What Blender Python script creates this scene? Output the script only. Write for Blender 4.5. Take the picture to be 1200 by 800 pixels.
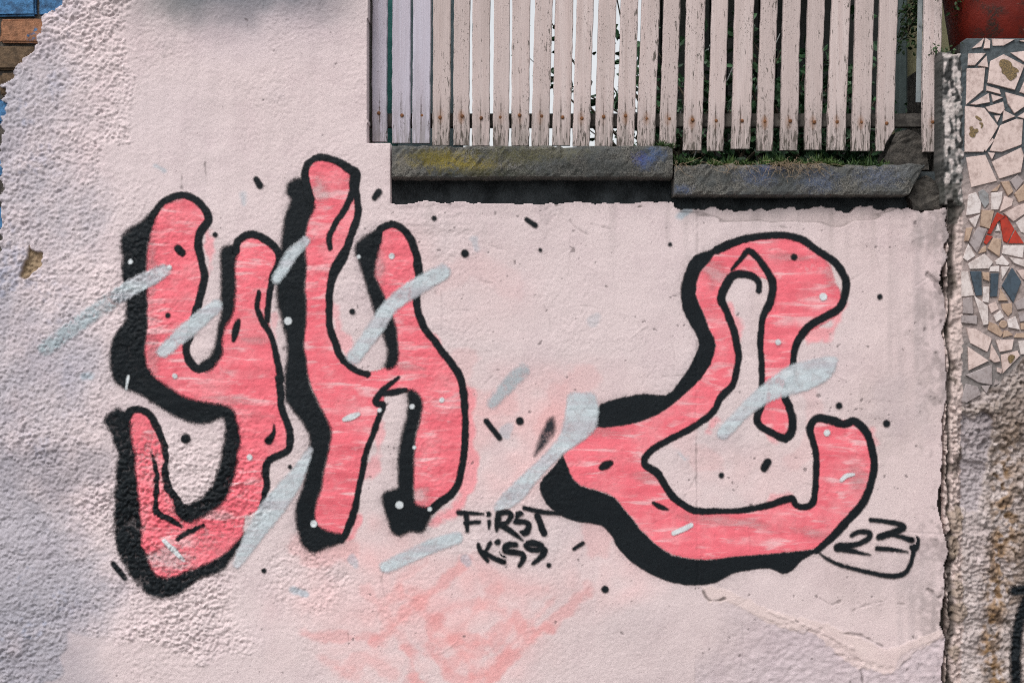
import bpy, bmesh, math, random
import numpy as np
from mathutils import Vector
random.seed(7)
for o in list(bpy.data.objects): bpy.data.objects.remove(o)
scene = bpy.context.scene
# ------------------------------------------------------------------ camera, sky, sun, exposure
S = 0.0025            # metres per photograph pixel on the plane of the wall
ZC = 1.50             # camera height
D = 4.2               # camera to wall
cam_d = bpy.data.cameras.new('camera'); cam = bpy.data.objects.new('camera', cam_d)
scene.collection.objects.link(cam); scene.camera = cam
cam.location = (0, -D, ZC); cam.rotation_euler = (math.radians(90), 0, 0)
cam_d.sensor_width = 36; cam_d.lens = 36 * D / (1200 * S); cam_d.clip_end = 500; cam_d.clip_start = 0.05
SUN_EL, SUN_AZ = 52, -32      # elevation; azimuth left of the camera's back
w = bpy.data.worlds.new('World'); scene.world = w; w.use_nodes = True
nt = w.node_tree; nt.nodes.clear()
sky = nt.nodes.new('ShaderNodeTexSky'); sky.sky_type = 'NISHITA'; sky.sun_disc = False
sky.sun_elevation = math.radians(SUN_EL); sky.sun_rotation = math.radians(180 - SUN_AZ)
sky.air_density = 1.0; sky.dust_density = 3.0; sky.ozone_density = 1.0
hs = nt.nodes.new('ShaderNodeHueSaturation'); hs.inputs['Saturation'].default_value = 0.14
bg = nt.nodes.new('ShaderNodeBackground'); bg.inputs['Strength'].default_value = 0.13
out = nt.nodes.new('ShaderNodeOutputWorld')
nt.links.new(sky.outputs[0], hs.inputs['Color']); nt.links.new(hs.outputs[0], bg.inputs[0]); nt.links.new(bg.outputs[0], out.inputs[0])
sd_ = bpy.data.lights.new('sun', 'SUN'); sd_.energy = 1.4; sd_.angle = math.radians(30); sd_.color = (1.0, 0.965, 0.93)
sun = bpy.data.objects.new('sun', sd_); scene.collection.objects.link(sun)
az, el = math.radians(SUN_AZ), math.radians(SUN_EL)
to_sun = Vector((math.sin(az) * math.cos(el), -math.cos(az) * math.cos(el), math.sin(el)))
sun.rotation_euler = to_sun.to_track_quat('Z', 'Y').to_euler(); sun.location = to_sun * 20
vs = scene.view_settings; vs.view_transform = 'Standard'; vs.look = 'None'; vs.exposure = 0.52; vs.gamma = 1.0; vs.use_curve_mapping = False
scene.cycles.transparent_max_bounces = 24
scene.cycles.max_bounces = 6; scene.cycles.filter_width = 1.1
scene.cycles.use_denoising = False

# ------------------------------------------------------------------ helpers
COL = scene.collection
def at(x, y, Y=0.0):
    k = (D + Y) / D
    return Vector(((x - 600) * S * k, Y, ZC + (400 - y) * S * k))
def tag(o, label=None, cat=None, group=None, kind=None):
    if label: o['label'] = label
    if cat: o['category'] = cat
    if group: o['group'] = group
    if kind: o['kind'] = kind
    return o
def empty(name, loc):
    o = bpy.data.objects.new(name, None); COL.objects.link(o); o.location = loc; o.empty_display_size = 0.05
    return o
def link(name, me, mat, parent=None, loc=None):
    o = bpy.data.objects.new(name, me); COL.objects.link(o)
    if mat is not None and len(me.materials) == 0: me.materials.append(mat)
    if loc is not None: o.location = loc
    if parent is not None: o.parent = parent
    return o
def pymesh(verts, faces, smooth=False):
    me = bpy.data.meshes.new('m'); me.from_pydata([tuple(v) for v in verts], [], faces); me.update()
    if smooth: me.polygons.foreach_set('use_smooth', [True] * len(me.polygons))
    return me
def np_mesh(V, Q, smooth=True):
    """V (n,3), Q (m,4) quads"""
    me = bpy.data.meshes.new('m')
    me.vertices.add(len(V)); me.vertices.foreach_set('co', np.ascontiguousarray(V, dtype=np.float32).ravel())
    me.loops.add(Q.size); me.loops.foreach_set('vertex_index', np.ascontiguousarray(Q, dtype=np.int32).ravel())
    me.polygons.add(len(Q)); me.polygons.foreach_set('loop_start', np.arange(0, Q.size, 4, dtype=np.int32))
    me.polygons.foreach_set('loop_total', np.full(len(Q), 4, dtype=np.int32))
    me.polygons.foreach_set('use_smooth', np.full(len(Q), smooth, dtype=bool))
    me.update(calc_edges=True); me.validate()
    return me
def box_mesh(x0, x1, y0, y1, z0, z1, bevel=0.0, seg=2, jit=0.0, cuts=0):
    bm = bmesh.new(); bmesh.ops.create_cube(bm, size=1)
    for v in bm.verts:
        v.co = Vector((x0 + (v.co.x + .5) * (x1 - x0), y0 + (v.co.y + .5) * (y1 - y0), z0 + (v.co.z + .5) * (z1 - z0)))
    if bevel: bmesh.ops.bevel(bm, geom=bm.edges[:], offset=bevel, segments=seg, affect='EDGES')
    if cuts: bmesh.ops.subdivide_edges(bm, edges=bm.edges[:], cuts=cuts, use_grid_fill=True)
    if jit:
        for v in bm.verts: v.co += Vector((random.gauss(0, jit), random.gauss(0, jit), random.gauss(0, jit)))
    me = bpy.data.meshes.new('m'); bm.to_mesh(me); bm.free(); return me
def lin(r, g, b):
    f = lambda c: (c / 255 / 12.92) if c <= 10 else ((c / 255 + .055) / 1.055) ** 2.4
    return np.array([f(r), f(g), f(b)])

# ------------------------------------------------------------------ materials
class NT:
    def __init__(s, name):
        s.m = bpy.data.materials.new(name); s.m.use_nodes = True; s.t = s.m.node_tree; s.n = s.t.nodes
        s.b = s.n['Principled BSDF']; s.b.inputs['Roughness'].default_value = .8
        s.b.inputs['Specular IOR Level'].default_value = .3
    def new(s, typ, **kw):
        n = s.n.new('ShaderNode' + typ)
        for k, v in kw.items(): setattr(n, k, v)
        return n
    def L(s, a, b): s.t.links.new(a, b)
    def pos(s, scale=(1, 1, 1), rot=(0, 0, 0), obj=False):
        m = s.new('Mapping'); m.inputs['Scale'].default_value = scale; m.inputs['Rotation'].default_value = rot
        if obj: s.L(s.new('TexCoord').outputs['Object'], m.inputs[0])
        else: s.L(s.new('NewGeometry').outputs['Position'], m.inputs[0])
        return m.outputs[0]
    def noise(s, vec, scale, detail=4, rough=.55, dist=0.0):
        n = s.new('TexNoise'); n.inputs['Scale'].default_value = scale; n.inputs['Detail'].default_value = detail
        n.inputs['Roughness'].default_value = rough; n.inputs['Distortion'].default_value = dist
        s.L(vec, n.inputs['Vector']); return n.outputs['Fac']
    def ramp(s, v, a, b, lo=0.0, hi=1.0):
        n = s.new('MapRange'); n.inputs[1].default_value = a; n.inputs[2].default_value = b
        n.inputs[3].default_value = lo; n.inputs[4].default_value = hi; n.interpolation_type = 'SMOOTHSTEP' if b > a else 'LINEAR'
        s.L(v, n.inputs[0]); return n.outputs[0]
    def math(s, op, a, b=None):
        n = s.new('Math', operation=op)
        for k, v in ((0, a), (1, b)):
            if v is None: continue
            if isinstance(v, (int, float)): n.inputs[k].default_value = v
            else: s.L(v, n.inputs[k])
        return n.outputs[0]
    def mix(s, f, a, b, blend='MIX'):
        n = s.new('Mix', data_type='RGBA', blend_type=blend)
        for k, v in ((0, f), (6, a), (7, b)):
            if isinstance(v, (int, float)): n.inputs[k].default_value = v
            elif isinstance(v, (tuple, list, np.ndarray)): n.inputs[k].default_value = tuple(list(v)[:3]) + (1,)
            else: s.L(v, n.inputs[k])
        return n.outputs[2]
    def attr(s, name):
        n = s.new('Attribute'); n.attribute_name = name; return n
    def bump(s, h, strength, dist):
        n = s.new('Bump'); n.inputs['Strength'].default_value = strength; n.inputs['Distance'].default_value = dist
        s.L(h, n.inputs['Height']); s.L(n.outputs[0], s.b.inputs['Normal'])
    def base(s, c):
        if isinstance(c, (tuple, list, np.ndarray)): s.b.inputs['Base Color'].default_value = tuple(list(c)[:3]) + (1,)
        else: s.L(c, s.b.inputs['Base Color'])
def stucco_bump(t, k=1.0):
    p = t.pos()
    h = t.math('ADD', t.math('MULTIPLY', t.noise(p, 230, 4, .6), 1.0), t.math('MULTIPLY', t.noise(p, 520, 2, .6), .5))
    t.bump(h, .36 * k, .0030)
def plaster_mat(name, sat=1.0):
    t = NT(name); c = t.attr('stain').outputs['Color']; p = t.pos()
    c = t.mix(t.ramp(t.noise(p, 150, 5, .75), .38, .72), c, (.89, .88, .89), 'MULTIPLY')
    c = t.mix(t.ramp(t.noise(p, 330, 3, .7), .44, .70), c, (.86, .85, .86), 'MULTIPLY')
    c = t.mix(t.ramp(t.noise(p, 6, 4, .6), .45, .68), c, (.95, .935, .945), 'MULTIPLY')
    pit = t.ramp(t.noise(p, 170, 2, .5), .70, .75)
    c = t.mix(t.math('MULTIPLY', pit, .6), c, (.16, .13, .13))
    t.base(c); t.b.inputs['Roughness'].default_value = .88
    stucco_bump(t); return t.m
def paint_mat(name, col, col2=None, streak=0.0, edge=1.2, edgen=1.6, opacity=1.0, rough=.55, missk=.6, thin=0.0, speckle=.0):
    t = NT(name); p = t.pos(); c = col
    if col2 is not None:
        st = t.noise(t.pos((7, 1, 36), (0, math.radians(9), 0)), 1.0, 3, .55, .7)
        s2 = t.noise(t.pos((10, 1, 52), (0, math.radians(-5), 0)), 1.0, 4, .62, .9)
        st = t.math('MULTIPLY', t.ramp(st, .50, .66), t.ramp(t.noise(p, 7, 3), .36, .56, .12, 1.0))
        st = t.math('MAXIMUM', st, t.math('MULTIPLY', t.ramp(s2, .54, .66, 0, .55), t.ramp(t.noise(p, 9, 2), .40, .58)))
        if speckle: st = t.math('MAXIMUM', st, t.math('MULTIPLY', t.ramp(t.noise(p, 4.2, 2), .60, .76), t.ramp(t.noise(p, 60, 5, .7), .45, .62)))
        c = t.mix(t.math('MULTIPLY', st, streak), c, col2)
        band = t.noise(t.pos((2.5, 1, 30), (0, math.radians(6), 0)), 1.0, 3, .5)
        c = t.mix(t.ramp(band, .42, .62, 0, .9), c, (.90, .80, .82), 'MULTIPLY')
        c = t.mix(t.ramp(t.noise(p, 5.5, 4, .65), .46, .70, 0, .3), c, col2)
    c = t.mix(t.ramp(t.noise(p, 30, 5, .65), .4, .75), c, (.86, .84, .85), 'MULTIPLY')
    t.base(c)
    sd = t.attr('sd').outputs['Fac']
    n = t.math('MULTIPLY', t.math('SUBTRACT', t.noise(p, 260, 3, .6), .5), edgen * 2)
    a = t.ramp(t.math('ADD', sd, n), edge, -edge, 0, 1)
    miss = t.math('MULTIPLY', t.attr('miss').outputs['Fac'], missk)
    if thin: miss = t.math('MAXIMUM', miss, t.math('MULTIPLY', t.ramp(t.noise(p, 38, 6, .72), .46, .64), thin))
    a = t.math('MULTIPLY', a, t.math('SUBTRACT', 1.0, miss))
    a = t.math('MULTIPLY', a, t.attr('dens').outputs['Fac'])
    a = t.math('MULTIPLY', a, opacity); t.L(a, t.b.inputs['Alpha'])
    t.b.inputs['Roughness'].default_value = rough + .12; t.b.inputs['Specular IOR Level'].default_value = .16; stucco_bump(t, .9); return t.m
BLK, PNK = (.0058, .0088, .0115), (.80, .165, .205)
M = {}
M['wall'] = plaster_mat('painted stucco')
M['pillar'] = plaster_mat('crumbling render')
M['pink'] = paint_mat('pink spray paint', PNK, (.80, .50, .515), .78, 1.6, 2.2, speckle=1)
M['black'] = paint_mat('black spray paint', BLK, None, 0, 1.1, 1.3, rough=.5, missk=.35, thin=.05)
M['blacksoft'] = paint_mat('black spray paint dusty', BLK, None, 0, 2.4, 3.4, rough=.5, missk=.4, thin=.06)
M['blackfade'] = paint_mat('thin black spray paint', (.012, .02, .028), None, 0, 3.0, 2.5, .85, .6, thin=.5)
M['blue'] = paint_mat('pale blue paint', (.55, .62, .655), (.64, .675, .70), .7, 2.0, 2.6, .9, missk=.7, thin=.3)
M['bluefaint'] = paint_mat('thin pale blue paint', (.44, .54, .58), None, 0, 2.4, 3.4, .62, missk=.9, thin=.55)
M['white'] = paint_mat('white paint drop', (.62, .66, .68), None, 0, 1.0, .8, .95, .5)

# ------------------------------------------------------------------ lattice noise
L = 1.2
GX, GY = -320.0, -264.0
NX, NY = 1500, 1075
fx = np.fft.rfftfreq(NX)[None, :]; fy = np.fft.fftfreq(NY)[:, None]
def fn(seed, sx, sy=None):
    sy = sx if sy is None else sy
    r = np.random.default_rng(seed).standard_normal((NY, NX)).astype(np.float32)
    F = np.fft.rfft2(r) * np.exp(-2 * (math.pi ** 2) * ((fx * sx / L) ** 2 + (fy * sy / L) ** 2))
    r = np.fft.irfft2(F, s=(NY, NX)); r -= r.mean(); return (r / r.std()).astype(np.float32)
PXX = (GX + L * np.arange(NX))[None, :].repeat(NY, 0); PYY = (GY + L * np.arange(NY))[:, None].repeat(NX, 1)
def sst(a, b, v):
    t = np.clip((v - a) / (b - a), 0, 1); return t * t * (3 - 2 * t)
n_st1, n_st2, n_st3 = fn(1, 1.9, 1.6), fn(2, 1.15, 1.05), fn(3, .9)
n20, n60, n6, n2 = fn(4, 18), fn(5, 60), fn(6, 6), fn(7, 2.0)
nstreak = fn(8, 3.5, 60); n35 = fn(9, 35); nh = fn(10, 9, 2.6); nv = fn(11, 1.5, 6)

# ------------------------------------------------------------------ signed distance shapes, in photograph pixels
def cr(pts, n=4, closed=False):
    P = np.array(pts, dtype=float); N = len(P)
    if N < 3: return P
    res = []
    for i in range(N if closed else N - 1):
        if closed: a, b, c, d = P[i - 1], P[i], P[(i + 1) % N], P[(i + 2) % N]
        else: a, b, c, d = P[max(i - 1, 0)], P[i], P[i + 1], P[min(i + 2, N - 1)]
        for k in range(n):
            t = k / n
            res.append(.5 * ((2 * b) + (c - a) * t + (2 * a - 5 * b + 4 * c - d) * t * t + (3 * b - a - 3 * c + d) * t ** 3))
    if not closed: res.append(P[-1])
    return np.array(res)
def tr(ox, oy, s, pts): return [tuple([ox + p[0] * s, oy + p[1] * s] + [q * s for q in p[2:3]]) for p in pts]
class Poly:
    def __init__(s, pts, n=4): s.p = cr([p[:2] for p in pts], n, True) if n > 1 else np.array([p[:2] for p in pts], float)
    def bb(s): return (*s.p.min(0), *s.p.max(0))
    def sd(s, X, Y):
        d = np.full(X.shape, 1e9); ins = np.zeros(X.shape, bool); P = s.p
        for i in range(len(P)):
            ax, ay = P[i - 1]; bx, by = P[i]; ex, ey = bx - ax, by - ay
            t = np.clip(((X - ax) * ex + (Y - ay) * ey) / (ex * ex + ey * ey + 1e-9), 0, 1)
            d = np.minimum(d, (X - ax - t * ex) ** 2 + (Y - ay - t * ey) ** 2)
            if ay != by:
                c = ((ay > Y) != (by > Y)) & (X < ex * (Y - ay) / ey + ax); ins ^= c
        d = np.sqrt(d); return np.where(ins, -d, d)
class Stroke:
    def __init__(s, pts, r=None, n=4):
        q = [tuple(p) if len(p) > 2 else (p[0], p[1], r) for p in pts]
        s.p = cr(q, n) if len(q) > 2 and n > 1 else np.array(q, float)
    def bb(s):
        r = s.p[:, 2].max(); return (s.p[:, 0].min() - r, s.p[:, 1].min() - r, s.p[:, 0].max() + r, s.p[:, 1].max() + r)
    def sd(s, X, Y):
        d = np.full(X.shape, 1e9); P = s.p
        if len(P) == 1: return np.hypot(X - P[0, 0], Y - P[0, 1]) - P[0, 2]
        for i in range(len(P) - 1):
            ax, ay, ar = P[i]; bx, by, br = P[i + 1]; ex, ey = bx - ax, by - ay
            t = np.clip(((X - ax) * ex + (Y - ay) * ey) / (ex * ex + ey * ey + 1e-9), 0, 1)
            d = np.minimum(d, np.hypot(X - ax - t * ex, Y - ay - t * ey) - (ar + t * (br - ar)))
        return d
def dot(x, y, r): return Stroke([(x, y, r)])
def sdu(shapes, X, Y):
    d = shapes[0].sd(X, Y)
    for q in shapes[1:]: d = np.minimum(d, q.sd(X, Y))
    return d
def bbu(shapes, m):
    b = np.array([q.bb() for q in shapes]); return b[:, 0].min() - m, b[:, 1].min() - m, b[:, 2].max() + m, b[:, 3].max() + m
def gwin(b):
    i0, i1 = max(0, int((b[0] - GX) / L)), min(NX, int((b[2] - GX) / L) + 2)
    j0, j1 = max(0, int((b[1] - GY) / L)), min(NY, int((b[3] - GY) / L) + 2)
    return slice(j0, j1), slice(i0, i1)

# ------------------------------------------------------------------ tracings of the lettering
k = .375
A = lambda *p: tr(100, 160, k, p)
B = lambda *p: tr(100, 420, k, p)
C = lambda *p: tr(320, 160, k, p)
Dd = lambda *p: tr(320, 400, k, p)
E = lambda *p: tr(780, 240, k, p)
F = lambda *p: tr(600, 420, k, p)
G = lambda *p: tr(840, 440, k, p)
N_ = lambda *p: tr(520, 580, .15, p)
P_ = lambda *p: tr(940, 590, .1375, p)
LET = {}
LET['Y'] = dict(
 fill=[Poly(A((215,250),(245,205),(300,185),(345,200),(380,240),(380,265),(360,300),(350,340),(365,390),(375,435),(360,500),(340,560),(325,620),(320,660),(330,705),(355,725),(390,710),(415,680),(425,620),(440,570),(455,500),(460,400),(470,350),(480,325),(520,310),(560,322),(600,360),(605,390),(590,430),(578,500),(570,570),(590,640),(605,700),(612,760))
  + B((605,80),(615,120),(620,170),(640,220),(640,275),(620,295),(580,315),(565,340),(560,400),(545,470),(500,495),(490,555),(455,595),(400,636),(330,662),(250,688),(205,662),(180,600),(168,540),(165,460),(155,380),(148,300),(138,240),(132,180),(160,160),(195,165),(215,195),(240,240),(252,310),(250,370),(265,410),(285,450),(320,490),(400,450),(435,400),(460,300),(465,200),(440,170),(360,165),(300,150),(230,110),(195,50))
  + A((188,700),(190,640),(195,580),(190,500),(187,420),(195,350),(208,285)), 2)],
 block=[Poly(A((205,240),(180,262),(125,295),(112,320),(115,380),(118,440),(125,500),(130,560),(110,600),(85,650),(80,700),(85,740),(92,765))
  + B((120,92),(170,110),(240,152),(300,185),(350,200),(390,198),(434,184),(438,240),(425,310),(408,375),(385,415),(350,445),(310,458),(278,462),(298,500),(320,512),(345,505),(400,475),(440,440),(465,370),(478,300),(485,240),(475,180),(455,150),(400,140),(330,125),(270,95),(220,60),(195,30))
  + A((190,690),(190,640),(195,580),(192,500),(187,420),(195,350),(212,280),(222,250)), 2),
  Poly(B((110,155),(90,160),(70,175),(60,195),(75,220),(90,260),(105,290),(100,350),(95,420),(92,490),(95,560),(105,610),(125,650),(150,690),(190,730),(240,745),(290,735),(330,705),(370,680),(420,665),(450,630),(480,590),(497,548),(490,552),(455,590),(400,632),(330,660),(250,685),(210,660),(185,600),(172,540),(170,460),(160,380),(155,300),(145,240),(135,180)), 2),
  Poly(A((470,345),(440,343),(422,360),(425,420),(424,500),(428,560),(415,600),(405,660),(385,690),(360,712),(380,735),(410,710),(432,670),(428,630),(440,590),(462,560),(470,500),(468,420),(475,370)), 2)],
 outline=[Stroke(A((205,265,9),(215,240,10),(245,205,11),(300,182,11),(345,197,11),(378,235,12),(384,264,13),(360,300,13),(353,340,12),(365,390,11),(375,435,11),(360,500,12),(345,560,12),(330,610,11),(318,660,11),(330,705,12),(355,724,13),(390,710,13))),
  Stroke(A((468,360,11),(480,325,11),(520,306,12),(560,320,12),(595,350,12),(607,385,11),(590,430,10),(580,480,10),(570,540,9),(568,575,8))),
  Stroke(A((543,490,7),(538,530,8),(550,570,9),(575,610,9),(590,650,9),(600,700,10),(612,760,11))+B((605,60,11),(612,110,11),(620,170,11),(640,220,11),(640,275,11),(620,295,11),(580,315,11),(566,340,11),(564,400,10),(553,465,6))),
  Stroke(B((130,190,10),(140,164,11),(165,157,11),(195,167,11),(215,195,11),(235,235,11),(250,280,11),(255,310,10),(250,360,10),(260,400,11),(285,440,13),(305,480,14)))],
 mark=[Stroke(B((203,293,2),(215,330,6),(225,370,8),(222,420,8),(225,478,9),(265,500,9),(304,524,4))), Stroke(B((288,562,5),(325,540,8),(370,519,4))),
  Stroke(A((290,350,12),(302,363,12))), dot(*A((260,559,8))[0]), Stroke(A((478,575,6),(468,605,12),(463,635,6))), Stroke(B((590,205,2),(590,230,6),(575,255,13))), Stroke(B((565,258,9),(590,252,6)))],
 white=[dot(*q) for q in A((141,391,8),(263,409,8),(281,747,8)) + B((515,307,9))] + [Stroke(A((136,750,5),(130,788,3))), Stroke(B((247,567,6),(280,600,8),(308,630,4)))])
LET['H'] = dict(
 fill=[Poly(C((110,175),(105,110),(150,72),(245,112),(250,170),(262,220),(250,280),(225,350),(190,410),(175,480),(178,560),(195,640),(240,720),(295,735),(350,722),(388,695),(385,600),(345,495),(320,430),(316,380),(330,300),(370,285),(405,295),(437,340),(452,420),(455,520),(475,595),(520,660),(585,750))
  + Dd((600,150),(603,270),(602,340),(588,410),(560,470),(500,528),(445,515),(438,480),(440,360),(448,290),(465,200),(445,158),(350,160),(345,200),(300,320),(275,400),(265,480),(235,580),(215,615),(135,575),(130,530),(150,450),(180,300),(150,210),(105,100))
  + C((105,700),(97,660),(105,530),(97,480),(105,400),(97,340),(112,250),(125,215)), 2)],
 block=[Poly(C((100,138),(80,131),(62,138),(48,152),(42,175),(55,200),(40,240),(33,290),(30,330),(20,390),(15,440),(15,500),(25,560),(40,620),(45,680),(40,740),(40,800))
  + Dd((45,185),(70,220),(105,270),(120,310),(110,350),(105,420),(90,470),(75,510),(72,560),(85,620),(105,650),(130,660),(165,645),(215,630),(227,605),(180,595),(137,572),(130,535),(150,450),(165,380),(180,300),(170,250),(150,210),(120,150),(105,100))
  + C((105,700),(97,660),(100,600),(105,530),(95,480),(105,400),(95,340),(110,260),(130,220),(122,190),(110,150)), 2),
  Poly(C((335,295),(300,306),(265,335),(260,365),(280,420),(300,490),(325,565),(345,620),(358,670),(354,702),(350,718),(362,726),(380,718),(390,700),(388,660),(385,600),(370,555),(345,495),(322,435),(318,390),(332,345)), 2),
  Poly(Dd((418,152),(445,156),(467,190),(460,230),(445,290),(440,360),(440,430),(436,480),(448,510),(480,517),(500,525),(482,570),(462,597),(430,592),(398,608),(370,592),(358,550),(342,495),(352,467),(390,455),(390,400),(395,320),(410,270),(424,200)), 2)],
 outline=[Stroke(C((115,195,14),(102,150,13),(98,110,11),(112,80,11),(150,65,11),(200,80,11),(240,104,13),(256,120,16),(253,155,16),(264,200,10),(266,230,10),(255,280,12),(232,345,13),(205,395,16),(182,440,14),(174,490,12),(175,550,10),(180,600,10),(195,650,10),(220,695,10),(250,725,10),(295,741,10))),
  Stroke(C((248,175,11),(225,225,10),(195,270,9),(175,310,9),(178,350,7))),
  Stroke(C((325,330,12),(335,292,11),(370,276,11),(405,290,11),(435,330,12),(450,390,12),(455,440,12),(448,520,11),(470,590,11),(510,650,11),(550,700,12),(580,745,12),(595,790,11)) + Dd((597,200,11),(600,270,10),(598,340,10),(585,410,10),(565,465,11),(540,490,12),(515,508,13),(495,528,12))),
  Stroke(Dd((392,111,4),(350,145,9),(322,180,10),(326,194,11),(345,200,9),(325,250,9),(300,320,9),(280,390,9),(268,460,9),(255,520,10),(235,580,11),(215,618,12))), Stroke(Dd((340,163,8),(380,157,10),(414,151,7)))],
 mark=[],
 white=[dot(*q) for q in Dd((127,569,11),(333,214,7),(435,203,8),(442,330,6),(527,183,8),(395,510,12),(490,523,7)) + C((371,374,9),(47,576,12),(268,376,6))] + [Stroke(Dd((222,243,6),(245,235,10),(267,226,6)))])
LET['C'] = dict(
 fill=[Poly(F((160,300),(200,260),(262,212),(330,208),(400,195),(470,165),(540,110),(580,70)) + E((135,500),(157,440),(137,390),(112,330),(93,270),(98,230),(128,185),(155,150),(240,112),(345,97),(420,108),(480,148),(515,190),(530,240),(545,270),(545,330),(500,372),(445,395),(410,440),(395,500),(375,590),(395,650),(395,690),(370,725),(300,690),(290,660),(300,600),(297,500),(298,370),(325,310),(325,240),(300,225),(260,218),(215,215),(185,245),(175,290),(195,330),(210,380),(228,440),(228,490),(212,560),(165,620),(155,645),(110,685),(0,738))
  + F((430,290),(412,330),(450,360),(475,395),(510,445),(570,478),(690,474)) + G((80,418),(160,408),(230,385),(245,405),(290,405),(305,340),(308,260),(295,200),(290,150),(350,138),(430,145),(470,180),(488,250),(480,340),(450,400),(350,515),(280,545),(100,560),(0,573)) + F((570,626),(500,612),(450,577),(400,532),(350,467),(320,432),(270,412),(215,398),(180,362)), 2)],
 block=[Poly(E((260,98),(190,116),(140,140),(90,160),(65,200),(48,250),(50,300),(65,350),(92,400),(105,440),(80,500),(40,560),(0,595)) + F((420,110),(350,118),(290,135),(267,152),(262,212),(330,208),(400,195),(470,165),(540,110),(585,68)) + E((137,500),(157,440),(137,390),(112,330),(93,270),(98,230),(128,185),(155,150),(200,132),(260,116)), 2),
  Poly(F((158,305),(130,345),(100,375),(88,410),(105,450),(150,490),(210,510),(280,520),(310,550),(340,600),(380,640),(440,675),(510,700),(570,706),(640,698),(690,672)) + G((110,605),(160,600),(205,618),(237,606),(262,578),(320,545),(280,546),(200,553),(100,560),(10,572)) + F((610,629),(570,628),(500,615),(450,580),(400,535),(350,470),(320,435),(270,415),(215,400),(180,362)), 2)],
 outline=[Stroke(E((160,142,12),(240,110,11),(345,95,11),(420,106,11),(480,145,11),(530,180,12),(560,220,12),(562,260,12),(545,320,12),(500,350,12),(445,380,12),(410,430,11),(398,480,10),(393,520,10),(372,590,10),(385,625,11),(398,660,11),(396,695,12),(375,727,13),(330,710,11),(290,685,11),(287,655,11),(300,620,10),(298,560,9),(297,500,9),(295,440,9),(299,370,10),(320,320,11),(334,280,12),(330,230,11),(300,180,10),(262,145,10),(240,162,8),(206,203,4))),
  Stroke(E((290,268,8),(290,240,9),(260,218,11),(215,217,12),(190,245,14),(173,290,13),(190,330,11),(208,380,11),(225,440,11),(225,490,10),(210,560,10),(185,588,12),(165,610,11),(155,640,10),(110,680,10),(50,712,10)) + F((485,255,10),(430,290,10),(413,328,11),(450,353,12),(475,390,11),(510,440,11),(570,474,11),(640,474,9)) + G((0,422,8),(80,418,9),(160,405,10),(228,383,11),(245,404,9),(275,410,10),(300,393,10),(308,340,10),(310,260,10),(300,210,10),(289,160,12),(310,132,12),(350,136,13),(395,150,12),(430,140,12),(465,172,12),(485,230,12),(490,280,11),(480,340,11),(455,400,12),(400,460,12),(350,515,11),(310,547,10)))],
 mark=[dot(*E((401,163,10))[0]), Stroke(F((280,340,9),(293,333,13),(308,326,8))), Stroke(F((441,450,5),(462,462,8),(486,470,4)))],
 white=[dot(*q) for q in E((491,287,12),(350,429,9),(503,711,10))] + [Stroke(G((388,325,6),(405,312,7),(427,308,4))), Stroke(F((505,545,7),(535,532,8),(560,519,7)))])
TEXT_FIRST = [  # strokes per letter
 [Stroke(N_((112,132,20),(210,138,16),(310,148,8))), Stroke(N_((180,150,22),(180,220,20),(180,282,14))), Stroke(N_((165,218,18),(280,210,14)))],
 [dot(*N_((350,147,22))[0]), Stroke(N_((355,205,15),(352,258,9)))],
 [Stroke(N_((430,150,24),(420,220,22),(410,290,8))), Stroke(N_((430,145,22),(500,135,20),(525,165,20),(495,215,18),(440,232,22))), Stroke(N_((440,235,24),(520,280,24),(620,355,6)))],
 [Stroke(N_((600,145,20),(565,160,26),(560,205,24),(635,210,20),(660,240,22),(635,290,28),(575,305,18)))],
 [Stroke(N_((622,102,16),(760,130,18),(895,145,14))), Stroke(N_((730,165,26),(755,230,26),(780,295,28)))]]
TEXT_KISS = [
 [Stroke(N_((270,390,14),(290,450,20),(338,518,14))), Stroke(N_((365,380,18),(330,440,14))), Stroke(N_((300,450,20),(400,500,20),(470,528,18)))],
 [dot(*N_((423,372,24))[0]), Stroke(N_((458,450,18),(470,500,16),(487,560,7)))],
 [Stroke(N_((565,388,20),(500,395,26),(485,440,24),(560,450,22),(612,465,22),(614,510,20),(590,555,16)))],
 [Stroke(N_((765,392,22),(690,372,26),(640,395,22),(690,430,20),(775,420,26),(780,455,26),(740,500,20),(690,538,14)))],
 [dot(*N_((820,546,19))[0])]]
TEXT_23 = [
 [Stroke(P_((415,270,18),(470,240,20),(550,240,22),(572,272,26),(540,310,24),(450,345,22),(320,362,34),(305,375,34))), Stroke(P_((305,375,32),(400,395,22),(580,436,8)))],
 [Stroke(P_((580,138,20),(720,155,18),(840,180,24),(852,212,28),(780,245,28),(680,278,30),(655,285,28))), Stroke(P_((740,262,16),(850,285,20),(930,308,26))), Stroke(P_((640,382,20),(760,390,18),(898,411,8)))],
 [Stroke(P_((960,315,44),(958,370,40))), Stroke(P_((955,380,24),(930,480,18),(890,570,20),(830,608,22),(740,614,22),(600,590,18),(400,540,16),(250,490,14),(150,425,9)))]]
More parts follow.
